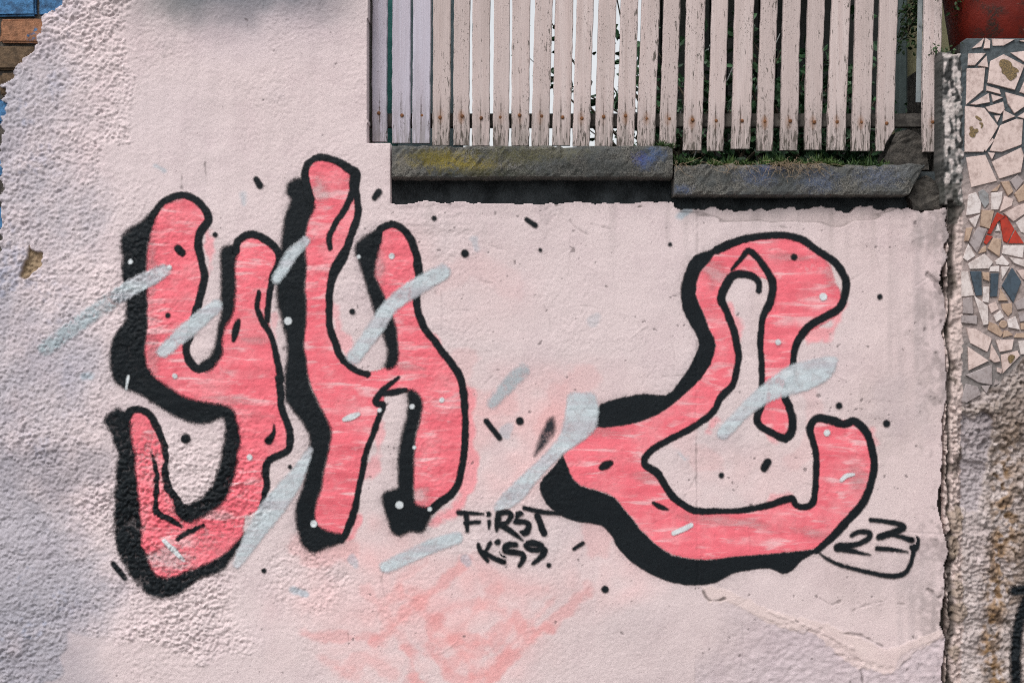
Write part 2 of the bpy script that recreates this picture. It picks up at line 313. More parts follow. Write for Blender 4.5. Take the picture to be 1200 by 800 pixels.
BLUES = [  # name, shapes, material, label
 ([Stroke([(191,318,8),(165,331,9),(140,346,9)])], 'blue', 'pale blue paint dash over the black left edge of the first pink letter'),
 ([Stroke([(138,348,9),(100,374,9),(54,408,8)])], 'bluefaint', 'worn thin pale blue paint dash on the rough stucco beside the first letter'),
 ([Stroke([(254,359,7),(224,383,9),(192,411,7)])], 'blue', 'pale blue paint dash inside the fork of the first pink letter'),
 ([Stroke([(358,282,5),(340,301,7),(325,328,5)])], 'blue', 'short pale blue paint dash between the first and second pink letters'),
 ([Stroke([(518,319,9),(486,337,10),(460,356,9),(440,385,9),(415,418,8)])], 'blue', 'long pale blue paint dash across the right stem of the second letter'),
 ([Stroke([(364,527,3),(348,556,9),(322,592,13),(298,625,10),(278,660,5)])], 'blue', 'faded pale blue paint dash between the tails of the two left letters'),
 ([Stroke([(535,630,7),(500,642,8),(452,664,7)])], 'blue', 'pale blue paint dash below the second letter, left of the small lettering'),
 ([Stroke([(613,434,7),(597,449,8),(577,472,6)])], 'bluefaint', 'small worn pale blue paint dash on bare pale pink wall'),
 ([Poly(F((175,112),(220,105),(262,112),(268,180),(250,230),(160,300),(90,370),(20,450),(-50,478),(-35,430),(60,340),(140,255),(165,180)), 3)], 'blue', 'widest pale blue paint swipe, at the left end of the last letter'),
 ([Poly(E((535,485),(510,474),(470,482),(400,498),(340,530),(280,580),(230,630),(175,690),(160,720),(185,732),(220,700),(270,650),(330,610),(400,590),(460,570),(510,540)), 3)], 'blue', 'pale blue paint swipe across the curled end of the last letter'),
]
LOOSE_DOTS = [(252,275,3),(509,256,3),(545,297,4.6),(785,286,2.4),(413,365,3.3),(609,493,4.6),(709,690,4.2),(1031,347.5,3.2),(982.5,475,3.8),(1038.6,495.6,4.2),(845,556.5,3.2),(218,513,5.8),(340,546.5,2.4),(309,668,2.8),(633,293,2.2)]
LOOSE_DASH = [[(300,210,3.5),(304,217,4)],[(439,232,3),(444,225,4)],[(617,257,2.6),(627,264,3)],[(570,493,3.2),(585,513,3)],[(673,642.5,2.2),(683,636,2.4)],[(133,660,3),(146,677,3)],[(895,548,4.4),(899,541,4.4)]]

# ------------------------------------------------------------------ wall relief and stains on the lattice
X, Y = PXX, PYY
wob = n20 * 7 + n6 * 3
R = 1 - sst(-6, 6, X - (np.where(Y < 166 + n6 * 3, 152, 123) + wob * .55)) * (1 - .45 * sst(230, 300, Y) * (1 - sst(0, 60, X - 123)))
R = np.maximum(R, .62 * (1 - sst(-45, 45, X - (165 + wob))) * sst(180, 240, Y))
R = np.maximum(R, (1 - sst(-60, 40, X - (285 + wob * 2))) * sst(455, 520, Y + n20 * 8) * .92)
R = np.maximum(R, .7 * (1 - sst(30, 62, np.hypot((X - 370) * .85, Y - 680) + wob)))
R = R * (1 - .93 * ((1 - sst(-6, 6, 748 + n20 * 8 + n6 * 3 + 14 * np.cos((X - 210) / 60) - Y)) * sst(-8, 8, X - 80 - wob * 2.2)))
R = np.clip(R, 0, 1)
fine = (.16 + .22 * (1 - sst(560, 860, X + n35 * 40))) * (.55 + .8 * sst(-.8, 1.2, n35 + n20 * .5))
bl = np.clip((np.sqrt(np.abs(n_st1) + .02) - .82) * 1.7 + n_st2 * .45 + n6 * .38 + n20 * .2, -2, 2.4)
bl = np.sign(bl) * np.abs(bl) ** .85
tro = fn(12, 26, 3.0) * sst(.0, 1.4, n60) + fn(13, 4.0, 24) * sst(.0, 1.4, -n60)
grit = sst(1.5, 2.1, n_st2 * .8 + n_st3 * .6)
H = R * .0022 * bl * (.8 + .35 * np.clip(n35 + n20 * .4, -1, 1.5)) + R * .0006 * n_st3 + R * .0016 * grit - R * .0022 * sst(1.7, 2.2, -n_st2 * .8 - n6 * .6) + (1 - R) * .0004 * tro + fine * .0010 * (n_st2 * .7 + n_st3 * .5) + .0030 * n60 + .0007 * n20 + .0003 * n6
wallc = np.empty((NY, NX, 3), np.float32); wallc[:] = lin(221, 204, 204) * .925
def blend(mask, col):
    m = np.clip(mask, 0, 1)[..., None]; wallc[:] = wallc * (1 - m) + np.asarray(col, np.float32) * m
LAV, BG, WARM, GRY = lin(213, 199, 201), lin(150, 153, 165), lin(212, 192, 190), lin(150, 142, 144)
blend(.6 * (1 - sst(60, 330, X + n35 * 45 + (400 - Y) * .06)), LAV)
blend(.62 * (1 - sst(-45, 85, X + n35 * 34 + n6 * 8 + n2 * 4 - sst(420, 800, Y) * 75 - (1 - sst(60, 300, Y)) * 25)), BG)
blend(.55 * (1 - sst(-30, 150, X + n35 * 30 + n6 * 8)) * sst(520, 760, Y + n35 * 40), lin(124, 127, 138))
blend(.28 * R * sst(.5, 1.9, n20 + n2 * .5) * (1 - sst(20, 130, X)), lin(110, 135, 172))
blend(.55 * sst(.6, 2.0, n35 + .3 * n6) * (1 - sst(20, 110, X)) * (1 - sst(40, 260, Y)), lin(60, 105, 165))
blend(.6 * (1 - sst(14, 50, np.hypot((X - 66) * .5, (Y - 553) * 1.0) + n20 * 5 + n6 * 4)), lin(142, 138, 146))
blend(.55 * sst(820, 1050, X + n35 * 40), WARM)
blend(.42 * sst(.1, 1.8, n35 + nstreak * .6) * sst(700, 1000, X), lin(186, 170, 168))
blend(.30 * sst(.5, 2.0, n35 * .8 + n20 * .5 + n6 * .25), lin(190, 178, 180))
blend(.35 * sst(.2, 2.0, nstreak) * sst(1020, 1090, X), GRY)
blend(.6 * sst(1040, 1112, X + n6 * 6) * sst(-.6, 1.4, n20 + n2 * .6), lin(128, 118, 116))
blend(.5 * sst(640, 800, Y + n35 * 60) * sst(560, 700, X + n35 * 30), lin(198, 182, 182))
patch = (1 - sst(-4, 4, 748 + n20 * 8 + n6 * 3 + 14 * np.cos((X - 210) / 60) - Y)) * sst(-6, 6, X - 80 - wob * 2.2)
blend(.45 * patch * (1 - sst(330, 420, X)), lin(206, 190, 190))
# soft dark grey band along the top
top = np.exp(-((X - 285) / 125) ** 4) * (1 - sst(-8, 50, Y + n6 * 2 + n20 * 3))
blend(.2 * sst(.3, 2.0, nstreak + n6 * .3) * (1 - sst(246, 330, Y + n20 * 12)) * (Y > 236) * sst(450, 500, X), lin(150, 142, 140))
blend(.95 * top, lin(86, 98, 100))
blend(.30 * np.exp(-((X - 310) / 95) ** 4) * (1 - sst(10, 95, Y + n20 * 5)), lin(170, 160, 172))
def softstroke(pts, r, soft, col, a, rag=2.5):
    q = Stroke(pts, r); wnd = gwin(q.bb()[:2] + q.bb()[2:]) if False else gwin(bbu([q], soft * 2 + 8))
    d = q.sd(X[wnd], Y[wnd]) + n6[wnd] * rag + n2[wnd] * rag * .4
    m = np.zeros(X.shape, np.float32); m[wnd] = a * (1 - sst(-soft, soft, d)); blend(m, col)
HAZE = lin(236, 178, 176)
for hx, hy, hrx, hry, ha in [(520,725,210,95,.5),(600,520,110,110,.38),(690,470,90,60,.3),(420,640,90,40,.3),(560,340,90,70,.10),(880,560,130,60,.16),(700,680,90,60,.3),(480,300,50,80,.16)]:
    blend(ha * (1 - sst(.35, 1.1, np.hypot((X - hx) / hrx, (Y - hy) / hry) + n35 * .12 + n20 * .1)) * (.65 + .35 * np.clip(n20 + n6 * .4, -1.2, 1.2)), HAZE)
GH = lin(222, 148, 146)
for pts, r, a in [  # ghosts of older pink lettering showing through
  ([(545,660),(510,690),(470,725),(440,755)],7,.5), ([(585,690),(540,735),(480,800)],5,.3), ([(470,690),(520,740),(560,790)],5,.3), ([(430,690),(460,730),(500,790)],6,.25), ([(650,700),(610,745),(550,805)],4,.3), ([(380,770),(430,800)],6,.25), ([(505,722),(545,708),(590,716)],5,.28), ([(515,722),(505,750),(560,748),(575,755)],6,.45),
  ([(595,735),(560,760),(525,780)],7,.4), ([(500,755),(520,785),(550,800)],6,.42), ([(690,690),(650,725),(600,770),(560,810)],7,.42),
  ([(640,735),(600,765),(575,800)],6,.4), ([(355,742),(400,748),(440,745)],5,.38), ([(455,700),(480,690),(500,705)],7,.3), ([(478,760),(490,800)],5,.45),
  ([(400,785),(430,770),(460,790)],8,.25), ([(560,655),(590,690),(640,690)],9,.16), ([(610,735),(606,720)],5,.45), ([(500,660),(470,680)],6,.25),
  ([(520,330),(560,310),(600,340)],14,.08), ([(540,420),(545,470),(590,470)],16,.2), ([(660,460),(690,440),(640,500)],15,.2), ([(720,600),(700,640),(690,600)],12,.25),
  ([(940,440),(960,500),(930,540)],10,.14), ([(350,640),(380,655),(410,640)],12,.25), ([(830,540),(800,520),(820,480)],14,.15)]:
    softstroke(pts, r, 4.5, GH, a * 1.05, 2.6)
PK = lin(240, 128, 138)
for pts, r, a in [  # pink overspray just outside the outlines
  ([(241,270),(246,300),(244,320)],3,.7), ([(392,365),(400,395),(410,425)],6,.5), ([(546,455),(552,520),(548,575),(530,600),(508,610)],6,.8), ([(446,500),(440,540),(430,555)],5,.55),
  ([(418,610),(412,628),(402,633)],5,.8), ([(855,360),(862,378),(866,400)],6,.7), ([(987,360),(975,385),(952,393)],6,.75), ([(1020,508),(1024,520)],4,.5),
  ([(905,585),(920,581)],4,.5), ([(838,492),(828,505)],4,.6), ([(322,370),(322,395)],3,.4), ([(503,395),(512,410)],5,.6), ([(900,500),(906,512)],5,.5)]:
    softstroke(pts, r, 4.0, PK, a * .8, 2.6)
for pts, r, a in [([(182,194),(192,199)],3,.5), ([(284,228),(285,238)],4,.4), ([(344,690),(358,697)],4,.6), ([(545,655),(549,660)],4,.5), ([(410,655),(418,662)],3,.45),
  ([(795,530),(802,538)],5,.5), ([(592,505),(598,500)],4,.4), ([(100,440),(106,442)],4,.5), ([(799,252),(806,246)],5,.6), ([(556,282),(558,292)],3,.35), ([(700,370),(694,376)],5,.25)]:
    softstroke(pts, r, 2.5, lin(150, 178, 190), a, 1.5)
# black overspray dust round the heavy black edges
for nm, st in (('Y', .34), ('H', .5), ('C', .3)):
    sh = LET[nm]['block']; wnd = gwin(bbu(sh, 26)); d = np.maximum(sdu(sh, X[wnd], Y[wnd]), 0)
    dust = st * np.exp(-d / 4.5) * (.75 + .35 * np.clip(n_st3[wnd] + n_st2[wnd] * .5, -1, 1.5))
    dust = dust * sst(-2.5, 1.0, sdu(LET[nm]['fill'], X[wnd], Y[wnd]))
    m = np.zeros(X.shape, np.float32); m[wnd] = dust; blend(m, BLK)
# damage: chip in the stucco, smeared patch of filler, seam, cracks, flaking top edge
def mask_of(shape, rag=1.5, soft=1.0):
    m = np.zeros(X.shape, np.float32); wnd = gwin(bbu([shape], 12))
    m[wnd] = 1 - sst(-soft, soft, shape.sd(X[wnd], Y[wnd]) + n2[wnd] * rag + n6[wnd] * rag * .6); return m
chip = mask_of(Poly([(34,288),(38,293),(49,298),(47,312),(40,320),(30,328),(23,324),(25,315),(31,303)], 1), .9, .8)
H -= chip * (.013 + .0015 * n2); blend(chip, lin(150, 130, 105)); blend(chip * sst(.3, 1.5, n6), lin(105, 88, 72))
J = lambda *p: tr(700, 640, .3583, p)
fill_p = mask_of(Poly(J((340,130),(440,150),(520,190),(640,225),(720,245),(800,270),(900,320),(950,335),(1040,300),(1120,270),(1120,300),(1010,345),(980,380),(960,415),(900,405),(830,385),(750,320),(690,270),(650,278),(560,250),(500,215),(430,180),(370,180)), 2), 1.0, 1.4)
below = np.zeros(X.shape, np.float32)
yl = np.interp(X[0], [815,850,890,940,965,1000,1030,1050,1075,1108], [690,704,722,740,738,770,780,785,762,745])
belowm = sst(-1.5, 1.5, Y - yl[None, :] - n2 * 1.2) * (X > 815) * sst(820, 960, X + n35 * 25 + n20 * 12)
H -= belowm * .0022; H += fill_p * .0011 * (1 + .3 * n6); H += belowm * .0008 * n_st1
blend(.6 * fill_p, lin(218, 198, 193)); blend(.4 * belowm * (1 - fill_p), lin(176, 166, 176))
for pts, r, dep, a in [([(817,400),(816,520),(818,690)],.7,.0016,.35), ([(817,250),(818,330)],.5,.001,.2), ([(822,688),(828,700),(836,704),(850,702)],.8,.004,.7), ([(985,742),(1010,745),(1035,758)],.9,.003,.45),
   ([(1010,786),(1012,800)],.8,.003,.6), ([(960,700),(975,708),(985,704)],.7,.002,.4), ([(900,716),(945,733),(1000,760)],1.0,-.002,.1), ([(1000,715),(1030,705),(1060,708)],.7,.0015,.3),
   ([(815,560),(790,600),(760,615)],.5,.001,.15), ([(408,742),(409,757)],.6,.001,.4), ([(452,700),(447,680),(452,664)],.5,.001,.3), ([(213,203),(212,220)],.6,.001,.5), ([(240,190),(241,208)],.5,.001,.5), ([(197,60),(173,80)],.4,.0006,.2),
   ([(1088,322),(1097,330),(1103,344)],2.6,.005,.4), ([(668,258),(676,268),(690,275)],.6,.0015,.4), ([(690,262),(715,268)],.6,.0015,.35), ([(1088,690),(1100,700),(1106,690)],1.5,.004,.5)]:
    q = Stroke(pts, r); wnd = gwin(bbu([q], 8)); d = q.sd(X[wnd], Y[wnd]) + n2[wnd] * .7
    m = np.zeros(X.shape, np.float32); m[wnd] = 1 - sst(-1.1, 1.1, d); H -= m * dep; blend(a * m, lin(70, 62, 60))
fl = 0.0 * sst(.35, .75, nh * 1.0 + n2 * .35 + (1 - sst(0, 14, Y - 243)) * 1.5 - 1.75) * (X > 780) * (Y < 275) * (X < 1110)
fl = np.maximum(fl, sst(.5, .9, nh * 1.0 + n2 * .35 + (1 - sst(0, 10, Y - 238)) * 1.3 - 1.7) * (X > 560) * (Y < 262) * (X <= 780))
yf = 257 + nh * 2.2 + n20 * 2.5 + 5 * np.sin(X / 47)
flk = (1 - sst(-.8, .8, Y - yf)) * sst(795, 835, X + n6 * 8) * (1 - sst(1040, 1062, X)) * (Y > 236)
H -= flk * .0032; blend(.22 * flk, lin(168, 154, 148)); blend(.6 * np.exp(-np.abs(Y - yf + .6) / 1.1) * (flk > .02), lin(74, 66, 62))
rngs = np.random.default_rng(17)
for _ in range(46):
    sx0, sy0 = rngs.uniform(430, 1095), rngs.uniform(265, 795); ang = rngs.choice([rngs.normal(.25, .35), rngs.normal(1.5, .2), rngs.normal(-.5, .3)]); ln_ = rngs.uniform(8, 55)
    q = Stroke([(sx0, sy0), (sx0 + math.cos(ang) * ln_ * .5 + rngs.normal(0, 1.5), sy0 + math.sin(ang) * ln_ * .5 + rngs.normal(0, 1.5)), (sx0 + math.cos(ang) * ln_, sy0 + math.sin(ang) * ln_)], .35); wnd = gwin(bbu([q], 6))
    m = np.zeros(X.shape, np.float32); m[wnd] = (1 - sst(-.8, 1.0, q.sd(X[wnd], Y[wnd]) + n2[wnd] * .35)); H -= m * .0012 * rngs.choice([1, 1, -1]); blend(.16 * m, lin(96, 86, 86))
H -= fl * .0028; blend(.75 * fl, lin(150, 138, 132)); blend(.5 * fl * sst(.2, 1.2, n2), lin(86, 80, 76))
pits = sst(2.6, 2.9, n2 * .8 + n_st2 * .62 + n60 * .25) * (1 - R * .5); H -= pits * .0014; blend(.6 * pits, lin(80, 70, 72))

# ------------------------------------------------------------------ surfaces built from the lattice
class Surface:
    def __init__(s, x0, x1, y0, y1, fx0, fx1, fy0, fy1, Hh, Y0, keepfn, coarse=5):
        def idx(a, b, fa, fb, g, n):
            i = np.arange(max(0, int((a - g) / L)), min(n - 1, int((b - g) / L)) + 1); p = g + L * i
            return i[((p >= fa) & (p <= fb)) | (i % coarse == 0)]
        s.ix, s.iy = idx(x0, x1, fx0, fx1, GX, NX), idx(y0, y1, fy0, fy1, GY, NY)
        s.px, s.py = GX + L * s.ix, GY + L * s.iy
        s.H = Hh[np.ix_(s.iy, s.ix)]; s.Y0 = Y0
        s.keep = keepfn(*np.meshgrid(.5 * (s.px[1:] + s.px[:-1]), .5 * (s.py[1:] + s.py[:-1])))
    def smp(s, a): return a[np.ix_(s.iy, s.ix)]
    def world(s, off=0.0):
        PX, PY = np.meshgrid(s.px, s.py)
        return np.stack([(PX - 600) * S, s.Y0 - s.H - off, ZC + (400 - PY) * S], -1)
    def build(s, depth):
        V = s.world(); ny, nx = s.H.shape; id_ = np.arange(ny * nx).reshape(ny, nx); kp = s.keep
        q = np.stack([id_[1:, :-1], id_[1:, 1:], id_[:-1, 1:], id_[:-1, :-1]], -1)[kp]
        V = V.reshape(-1, 3)
        pad = np.pad(kp, 1)
        sk = []
        c = pad[1:-1, 1:-1]
        for (dj, di, a, b) in ((-1, 0, id_[:-1, :-1], id_[:-1, 1:]), (1, 0, id_[1:, 1:], id_[1:, :-1]), (0, -1, id_[1:, :-1], id_[:-1, :-1]), (0, 1, id_[:-1, 1:], id_[1:, 1:])):
            nb = pad[1 + dj:pad.shape[0] - 1 + dj, 1 + di:pad.shape[1] - 1 + di]
            e = c & ~nb; sk.append(np.stack([a[e], b[e]], -1))
        sk = np.concatenate(sk); u = np.unique(sk); back = np.full(len(V), -1); back[u] = len(V) + np.arange(len(u))
        VB = V[u].copy(); VB[:, 1] = s.Y0 + depth
        src = np.concatenate([np.arange(len(V)), u]); V = np.concatenate([V, VB])
        q = np.concatenate([q, np.stack([sk[:, 0], sk[:, 1], back[sk[:, 1]], back[sk[:, 0]]], -1)])
        used = np.unique(q); rm = np.full(len(V), -1); rm[used] = np.arange(len(used))
        s.src = src[used]
        return V[used], rm[q]
    def sheet(s, shapes, layer, margin=2.6, dens=None):
        b = bbu(shapes, margin + 3)
        i0, i1 = np.searchsorted(s.px, b[0]), np.searchsorted(s.px, b[2]); j0, j1 = np.searchsorted(s.py, b[1]), np.searchsorted(s.py, b[3])
        i0, j0 = max(i0 - 1, 0), max(j0 - 1, 0)
        w_ = np.ix_(s.iy[j0:j1], s.ix[i0:i1])
        PX, PY = X[w_], Y[w_]; rr = R[w_]
        kw = .3 if max(b[2] - b[0], b[3] - b[1]) < 40 else 1.0
        sx = PX + kw * (n6[w_] * .45 + n2[w_] * (.25 + .4 * rr)); sy = PY + kw * (n20[w_] * .4 + n_st2[w_] * (.2 + .35 * rr))
        d = sdu(shapes, sx, sy)
        V = s.world(.00045 * layer)[j0:j1, i0:i1]
        ny, nx = d.shape; id_ = np.arange(ny * nx).reshape(ny, nx)
        mn = np.minimum(np.minimum(d[1:, :-1], d[1:, 1:]), np.minimum(d[:-1, 1:], d[:-1, :-1]))
        kp = (mn < margin) & s.keep[j0:j1 - 1, i0:i1 - 1]
        q = np.stack([id_[1:, :-1], id_[1:, 1:], id_[:-1, 1:], id_[:-1, :-1]], -1)[kp]
        used = np.unique(q); rm = np.full(ny * nx, -1); rm[used] = np.arange(len(used))
        me_att = dict(sd=d.ravel()[used], miss=(rr * sst(.35, 1.5, -bl[w_] - .25 * n_st3[w_])).ravel()[used],
                      dens=np.ones(len(used)) if dens is None else dens(PX, PY).ravel()[used])
        return V.reshape(-1, 3)[used], rm[q], me_att
def paint(surf, name, shapes, mat, layer, parent=None, base=None, margin=2.6, dens=None):
    V, Q, at_ = surf.sheet(shapes, layer, margin, dens)
    loc = np.array(base) if base is not None else np.array([(V[:, 0].min() + V[:, 0].max()) / 2, V[:, 1].mean(), V[:, 2].min()])
    me = np_mesh(V - loc, Q)
    for kk, v in at_.items():
        a = me.attributes.new(kk, 'FLOAT', 'POINT'); a.data.foreach_set('value', v.astype(np.float32))
    o = link(name, me, M[mat], parent, None if parent is not None else loc)
    return o

lx = lambda yy: np.interp(yy, [-264,-12,5,20,45,60,68,90,100,112,180,260,320,500,700,1010], [78,76,72,50,45,40,22,18,1,4,3,1,-8,-14,-20,-26])
def wall_keep(cx, cy):
    j = ((cy - GY) / L).astype(int).clip(0, NY - 1); i = ((cx - GX) / L).astype(int).clip(0, NX - 1)
    rag, rag2 = n6[j, i], n2[j, i]
    kpm = cx > lx(cy) + rag * 2.2 + rag2 * 1.4
    kpm &= cx < 1108 + rag * 1.6 + rag2 * .5 + np.interp(cy, [300, 330, 360, 500, 560, 590, 640, 700, 730, 760], [0, -8, 1, -1, -3, -6, -2, -3, -8, -2]) + n20[j, i] * 1.5
    op = (cx > 430.5 + rag * .25) & (cy < 168 + rag * .4)
    op |= (cx > 458) & (cy < np.where(cx < 790, 238 + rag * 1.0 + rag2 * .5, 246 + rag * 1.6 + rag2 * 1.0))
    return kpm & ~op
WALL = Surface(-60, 1118, -260, 1000, -32, 1118, -10, 812, H, 0.0, wall_keep)
wall = empty('stucco_wall', (0, 0, 0)); tag(wall, 'pale pink stucco wall covered in graffiti, rough at the left, smooth at the right', 'wall')
V, Q = WALL.build(.10); me = np_mesh(V, Q)
ca = me.color_attributes.new('stain', 'FLOAT_COLOR', 'POINT')
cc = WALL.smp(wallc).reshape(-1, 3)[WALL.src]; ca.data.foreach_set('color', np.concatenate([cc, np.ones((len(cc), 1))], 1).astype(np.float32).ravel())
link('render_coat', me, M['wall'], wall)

# ------------------------------------------------------------------ other materials
def stone_mat(name, c1, c2, sc=40, bumpd=.006, rough=.9, extra=None):
    t = NT(name); p = t.pos(); n = t.noise(p, sc, 6, .68)
    c = t.mix(t.ramp(n, .32, .68), c1, c2)
    for col, s2, a, b, st in extra or []:
        c = t.mix(t.math('MULTIPLY', t.math('MULTIPLY', t.ramp(t.noise(p, s2, 4, .6), a, b), t.ramp(t.noise(p, 130, 4, .7), .34, .58)), st), c, col)
    t.base(c); t.b.inputs['Roughness'].default_value = rough
    t.bump(t.math('ADD', t.noise(p, 60, 6, .7), t.math('MULTIPLY', t.noise(p, 260, 3), .4)), .8, bumpd); return t.m
def slab_mat(name, patches):
    t = NT(name); p = t.pos(); g = t.noise(p, 300, 4, .8)
    c = t.mix(t.ramp(g, .36, .64), (.016, .017, .017), (.20, .19, .17))
    c = t.mix(t.ramp(t.noise(p, 14, 5, .6), .40, .66), c, (.075, .08, .08))
    for (px, py, rx, ry, col, st) in patches:
        v = t.new('Mapping'); v.vector_type = 'POINT'; q = at(px, py, -.04)
        v.inputs['Scale'].default_value = (1 / (rx * S), 0, 1 / (ry * S)); v.inputs['Location'].default_value = (-q.x / (rx * S), 0, -q.z / (ry * S))
        t.L(t.new('NewGeometry').outputs['Position'], v.inputs[0])
        ln = t.new('VectorMath', operation='LENGTH'); t.L(v.outputs[0], ln.inputs[0])
        m = t.math('ADD', ln.outputs['Value'], t.math('MULTIPLY', t.math('SUBTRACT', t.noise(p, 60, 6, .75), .5), 3.2))
        c = t.mix(t.math('MULTIPLY', t.math('MULTIPLY', t.ramp(m, 1.2, .3, 0, 1), t.ramp(t.noise(p, 170, 4, .75), .34, .56, .15, 1)), st), c, col)
    t.base(c); t.b.inputs['Roughness'].default_value = .92
    t.bump(t.math('ADD', t.noise(p, 50, 6, .7), t.math('MULTIPLY', t.noise(p, 240, 3, .7), .7)), .9, .007); return t.m
MOSS, SBLUE = (.23, .18, .03), (.06, .085, .16)
M['slab1'] = slab_mat('mossy granite', [(520,188,40,12,MOSS,.9),(560,195,30,10,MOSS,.7),(500,182,26,8,(.13,.11,.03),.8),(610,182,60,12,(.09,.085,.035),.7),(700,198,70,10,(.03,.032,.03),.8),(580,202,60,6,(.03,.035,.02),.8),(660,178,40,6,(.12,.115,.08),.6),(470,190,10,14,(.2,.18,.15),.6),(752,186,10,8,(.05,.065,.26),.9),(758,190,14,10,SBLUE,.7),(768,180,14,8,(.06,.11,.24),.6)])
M['slab2'] = slab_mat('blue stained granite', [(800,222,12,6,SBLUE,.7),(890,205,26,13,SBLUE,.7),(905,196,14,6,(.04,.07,.2),.7),(960,212,26,14,(.06,.09,.17),.6),(1030,207,30,14,(.07,.10,.18),.5),(1062,200,14,8,(.2,.2,.2),.4),(860,194,20,4,(.3,.25,.2),.5)])
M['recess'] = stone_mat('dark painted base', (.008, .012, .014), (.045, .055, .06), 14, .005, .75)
M['dirt'] = stone_mat('grimy mortar', (.02, .018, .016), (.085, .075, .065), 30, .01)
def brick_mat(name, base, paintc, amt):
    t = NT(name); p = t.pos(); c = t.mix(t.ramp(t.noise(p, 60, 5, .65), .35, .7), base, tuple(np.array(base) * .45))
    c = t.mix(t.ramp(t.noise(p, 16, 5, .62), .62 - amt * .4, .68 - amt * .4), c, t.mix(t.ramp(t.noise(p, 40, 4), .4, .7), paintc, (.03, .07, .14)))
    t.base(c); t.bump(t.noise(p, 90, 6, .7), .8, .006); return t.m
M['brick_blue'] = brick_mat('blue painted brick', (.30, .13, .07), (.06, .18, .36), .85)
M['brick'] = brick_mat('orange brick', (.33, .155, .085), (.07, .18, .34), .08)
M['brick_old'] = brick_mat('sooty brick', (.13, .085, .05), (.05, .13, .26), .0)
M['mortar'] = stone_mat('old mortar', (.05, .045, .04), (.13, .115, .1), 40, .006)
M['core'] = stone_mat('masonry core', (.10, .085, .075), (.2, .17, .15), 20, .006)

# ------------------------------------------------------------------ masonry behind the render coat
def wbox(name, x0, x1, y0, y1, Y0, Y1, mat, parent, bevel=0.0, jit=0, cuts=0):
    a, b = at(x0, y1, 0), at(x1, y0, 0)
    return link(name, box_mesh(a.x, b.x, Y0, Y1, a.z, b.z, bevel, 2, jit, cuts), mat, parent)
wbox('masonry_core', -60, 426, -300, 999, .075, .34, M['core'], wall)
wbox('masonry_core', 426.5, 1111, 196, 999, .105, .34, M['dirt'], wall)
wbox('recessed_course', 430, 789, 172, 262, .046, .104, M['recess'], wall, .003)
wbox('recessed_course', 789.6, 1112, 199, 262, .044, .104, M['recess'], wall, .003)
wbox('mortar_bed', -420, 90, -300, 999, .030, .074, M['mortar'], wall)
shared = {}
row = 0; yy = -262.0; bi = 0
while yy < 985:
    hgt = 27.5
    x = -416 + (row % 2) * 46
    while x < 60:
        x1 = min(x + 88, 84 if yy < 100 else 16)
        if x1 - x > 20 and (x1 > lx(yy + 12) - 60):
            kk = (round(x1 - x), row % 3)
            if kk not in shared:
                wv = (x1 - x) * S / 2
                me = box_mesh(-wv, wv, 0, .05, 0, hgt * S, .006, 2, .0012, 1); shared[kk] = me
            p = at((x + x1) / 2, yy + hgt, 0)
            mat = M['brick_blue'] if (yy < 14 or yy > 92) else (M['brick'] if yy < 48 else M['brick_old'])
            key2 = (kk, mat.name)
            if key2 not in shared:
                me2 = shared[kk].copy(); me2.materials.clear(); me2.materials.append(mat); shared[key2] = me2
            link('brick', shared[key2], None, wall, (p.x, .011 + .006 * random.random(), p.z))
        x += 92
    row += 1; yy += 31.5

# ------------------------------------------------------------------ graffiti
THIN = [(195,655,34,16,.75),(178,320,7,60,.45),(180,420,9,40,.4),(373,222,13,15,.75),(360,280,20,5,.4),(492,582,14,12,.75),(445,312,8,26,.5),(976,312,12,30,.55),(890,262,26,7,.5),(930,302,22,5,.5),(700,505,30,10,.35),
        (838,322,14,16,.6),(850,610,50,8,.5),(960,625,36,8,.45),(1005,560,12,18,.4),(770,560,30,8,.4),(480,430,20,6,.4),(365,520,10,40,.35),(205,232,12,6,.5),(235,238,8,6,.5),(300,400,22,6,.4),(270,470,30,6,.4),(235,600,40,8,.4)]
def pink_dens(px_, py_):
    i = ((px_ - GX) / L).round().astype(int).clip(0, NX - 1); j = ((py_ - GY) / L).round().astype(int).clip(0, NY - 1)
    m = np.zeros(px_.shape)
    for x_, y_, a_, b_, st in THIN: m = np.maximum(m, st * (1 - sst(.3, 1.25, np.hypot((px_ - x_) / a_, (py_ - y_ - (px_ - x_) * .1) / b_) + nh[j, i] * .16 + n2[j, i] * .08)))
    return 1 - m
LABEL = {'Y': 'pink bubble letter Y with thick black shadow on the rough stucco',
         'H': 'tall pink bubble letter H with thick black shadow and white dots',
         'C': 'wide curling pink letter C with black outline under the right stone ledge'}
for nm in 'YHC':
    dct = LET[nm]; b = bbu(dct['fill'] + dct['block'], 0)
    base = np.array([((b[0] + b[2]) / 2 - 600) * S, -.002, ZC + (400 - b[3]) * S])
    root = empty('graffiti_letter', base); tag(root, LABEL[nm], 'graffiti', 'large pink graffiti letters')
    paint(WALL, 'pink_fill', dct['fill'], 'pink', 1, root, base, dens=pink_dens)
    paint(WALL, 'black_shadow', dct['block'], 'blacksoft' if nm != 'C' else 'black', 2, root, base, 3.6)
    paint(WALL, 'black_outline', dct['outline'], 'black', 3, root, base)
    for q in dct['mark']: paint(WALL, 'black_mark', [q], 'black', 4, root, base)
    for q in dct['white']: paint(WALL, 'white_dot', [q], 'white', 6, root, base, 1.8)
    if nm == 'C':
        paint(WALL, 'black_lick', [Poly(F((132,183),(112,195),(92,235),(78,275),(68,306),(92,285),(115,255),(132,225)), 3)], 'blackfade', 2, root, base, 4)
for shp, mat, lab in BLUES:
    tag(paint(WALL, 'paint_dash', shp, mat, 5, margin=3.4), lab, 'paint mark', 'pale blue paint dashes over the lettering')
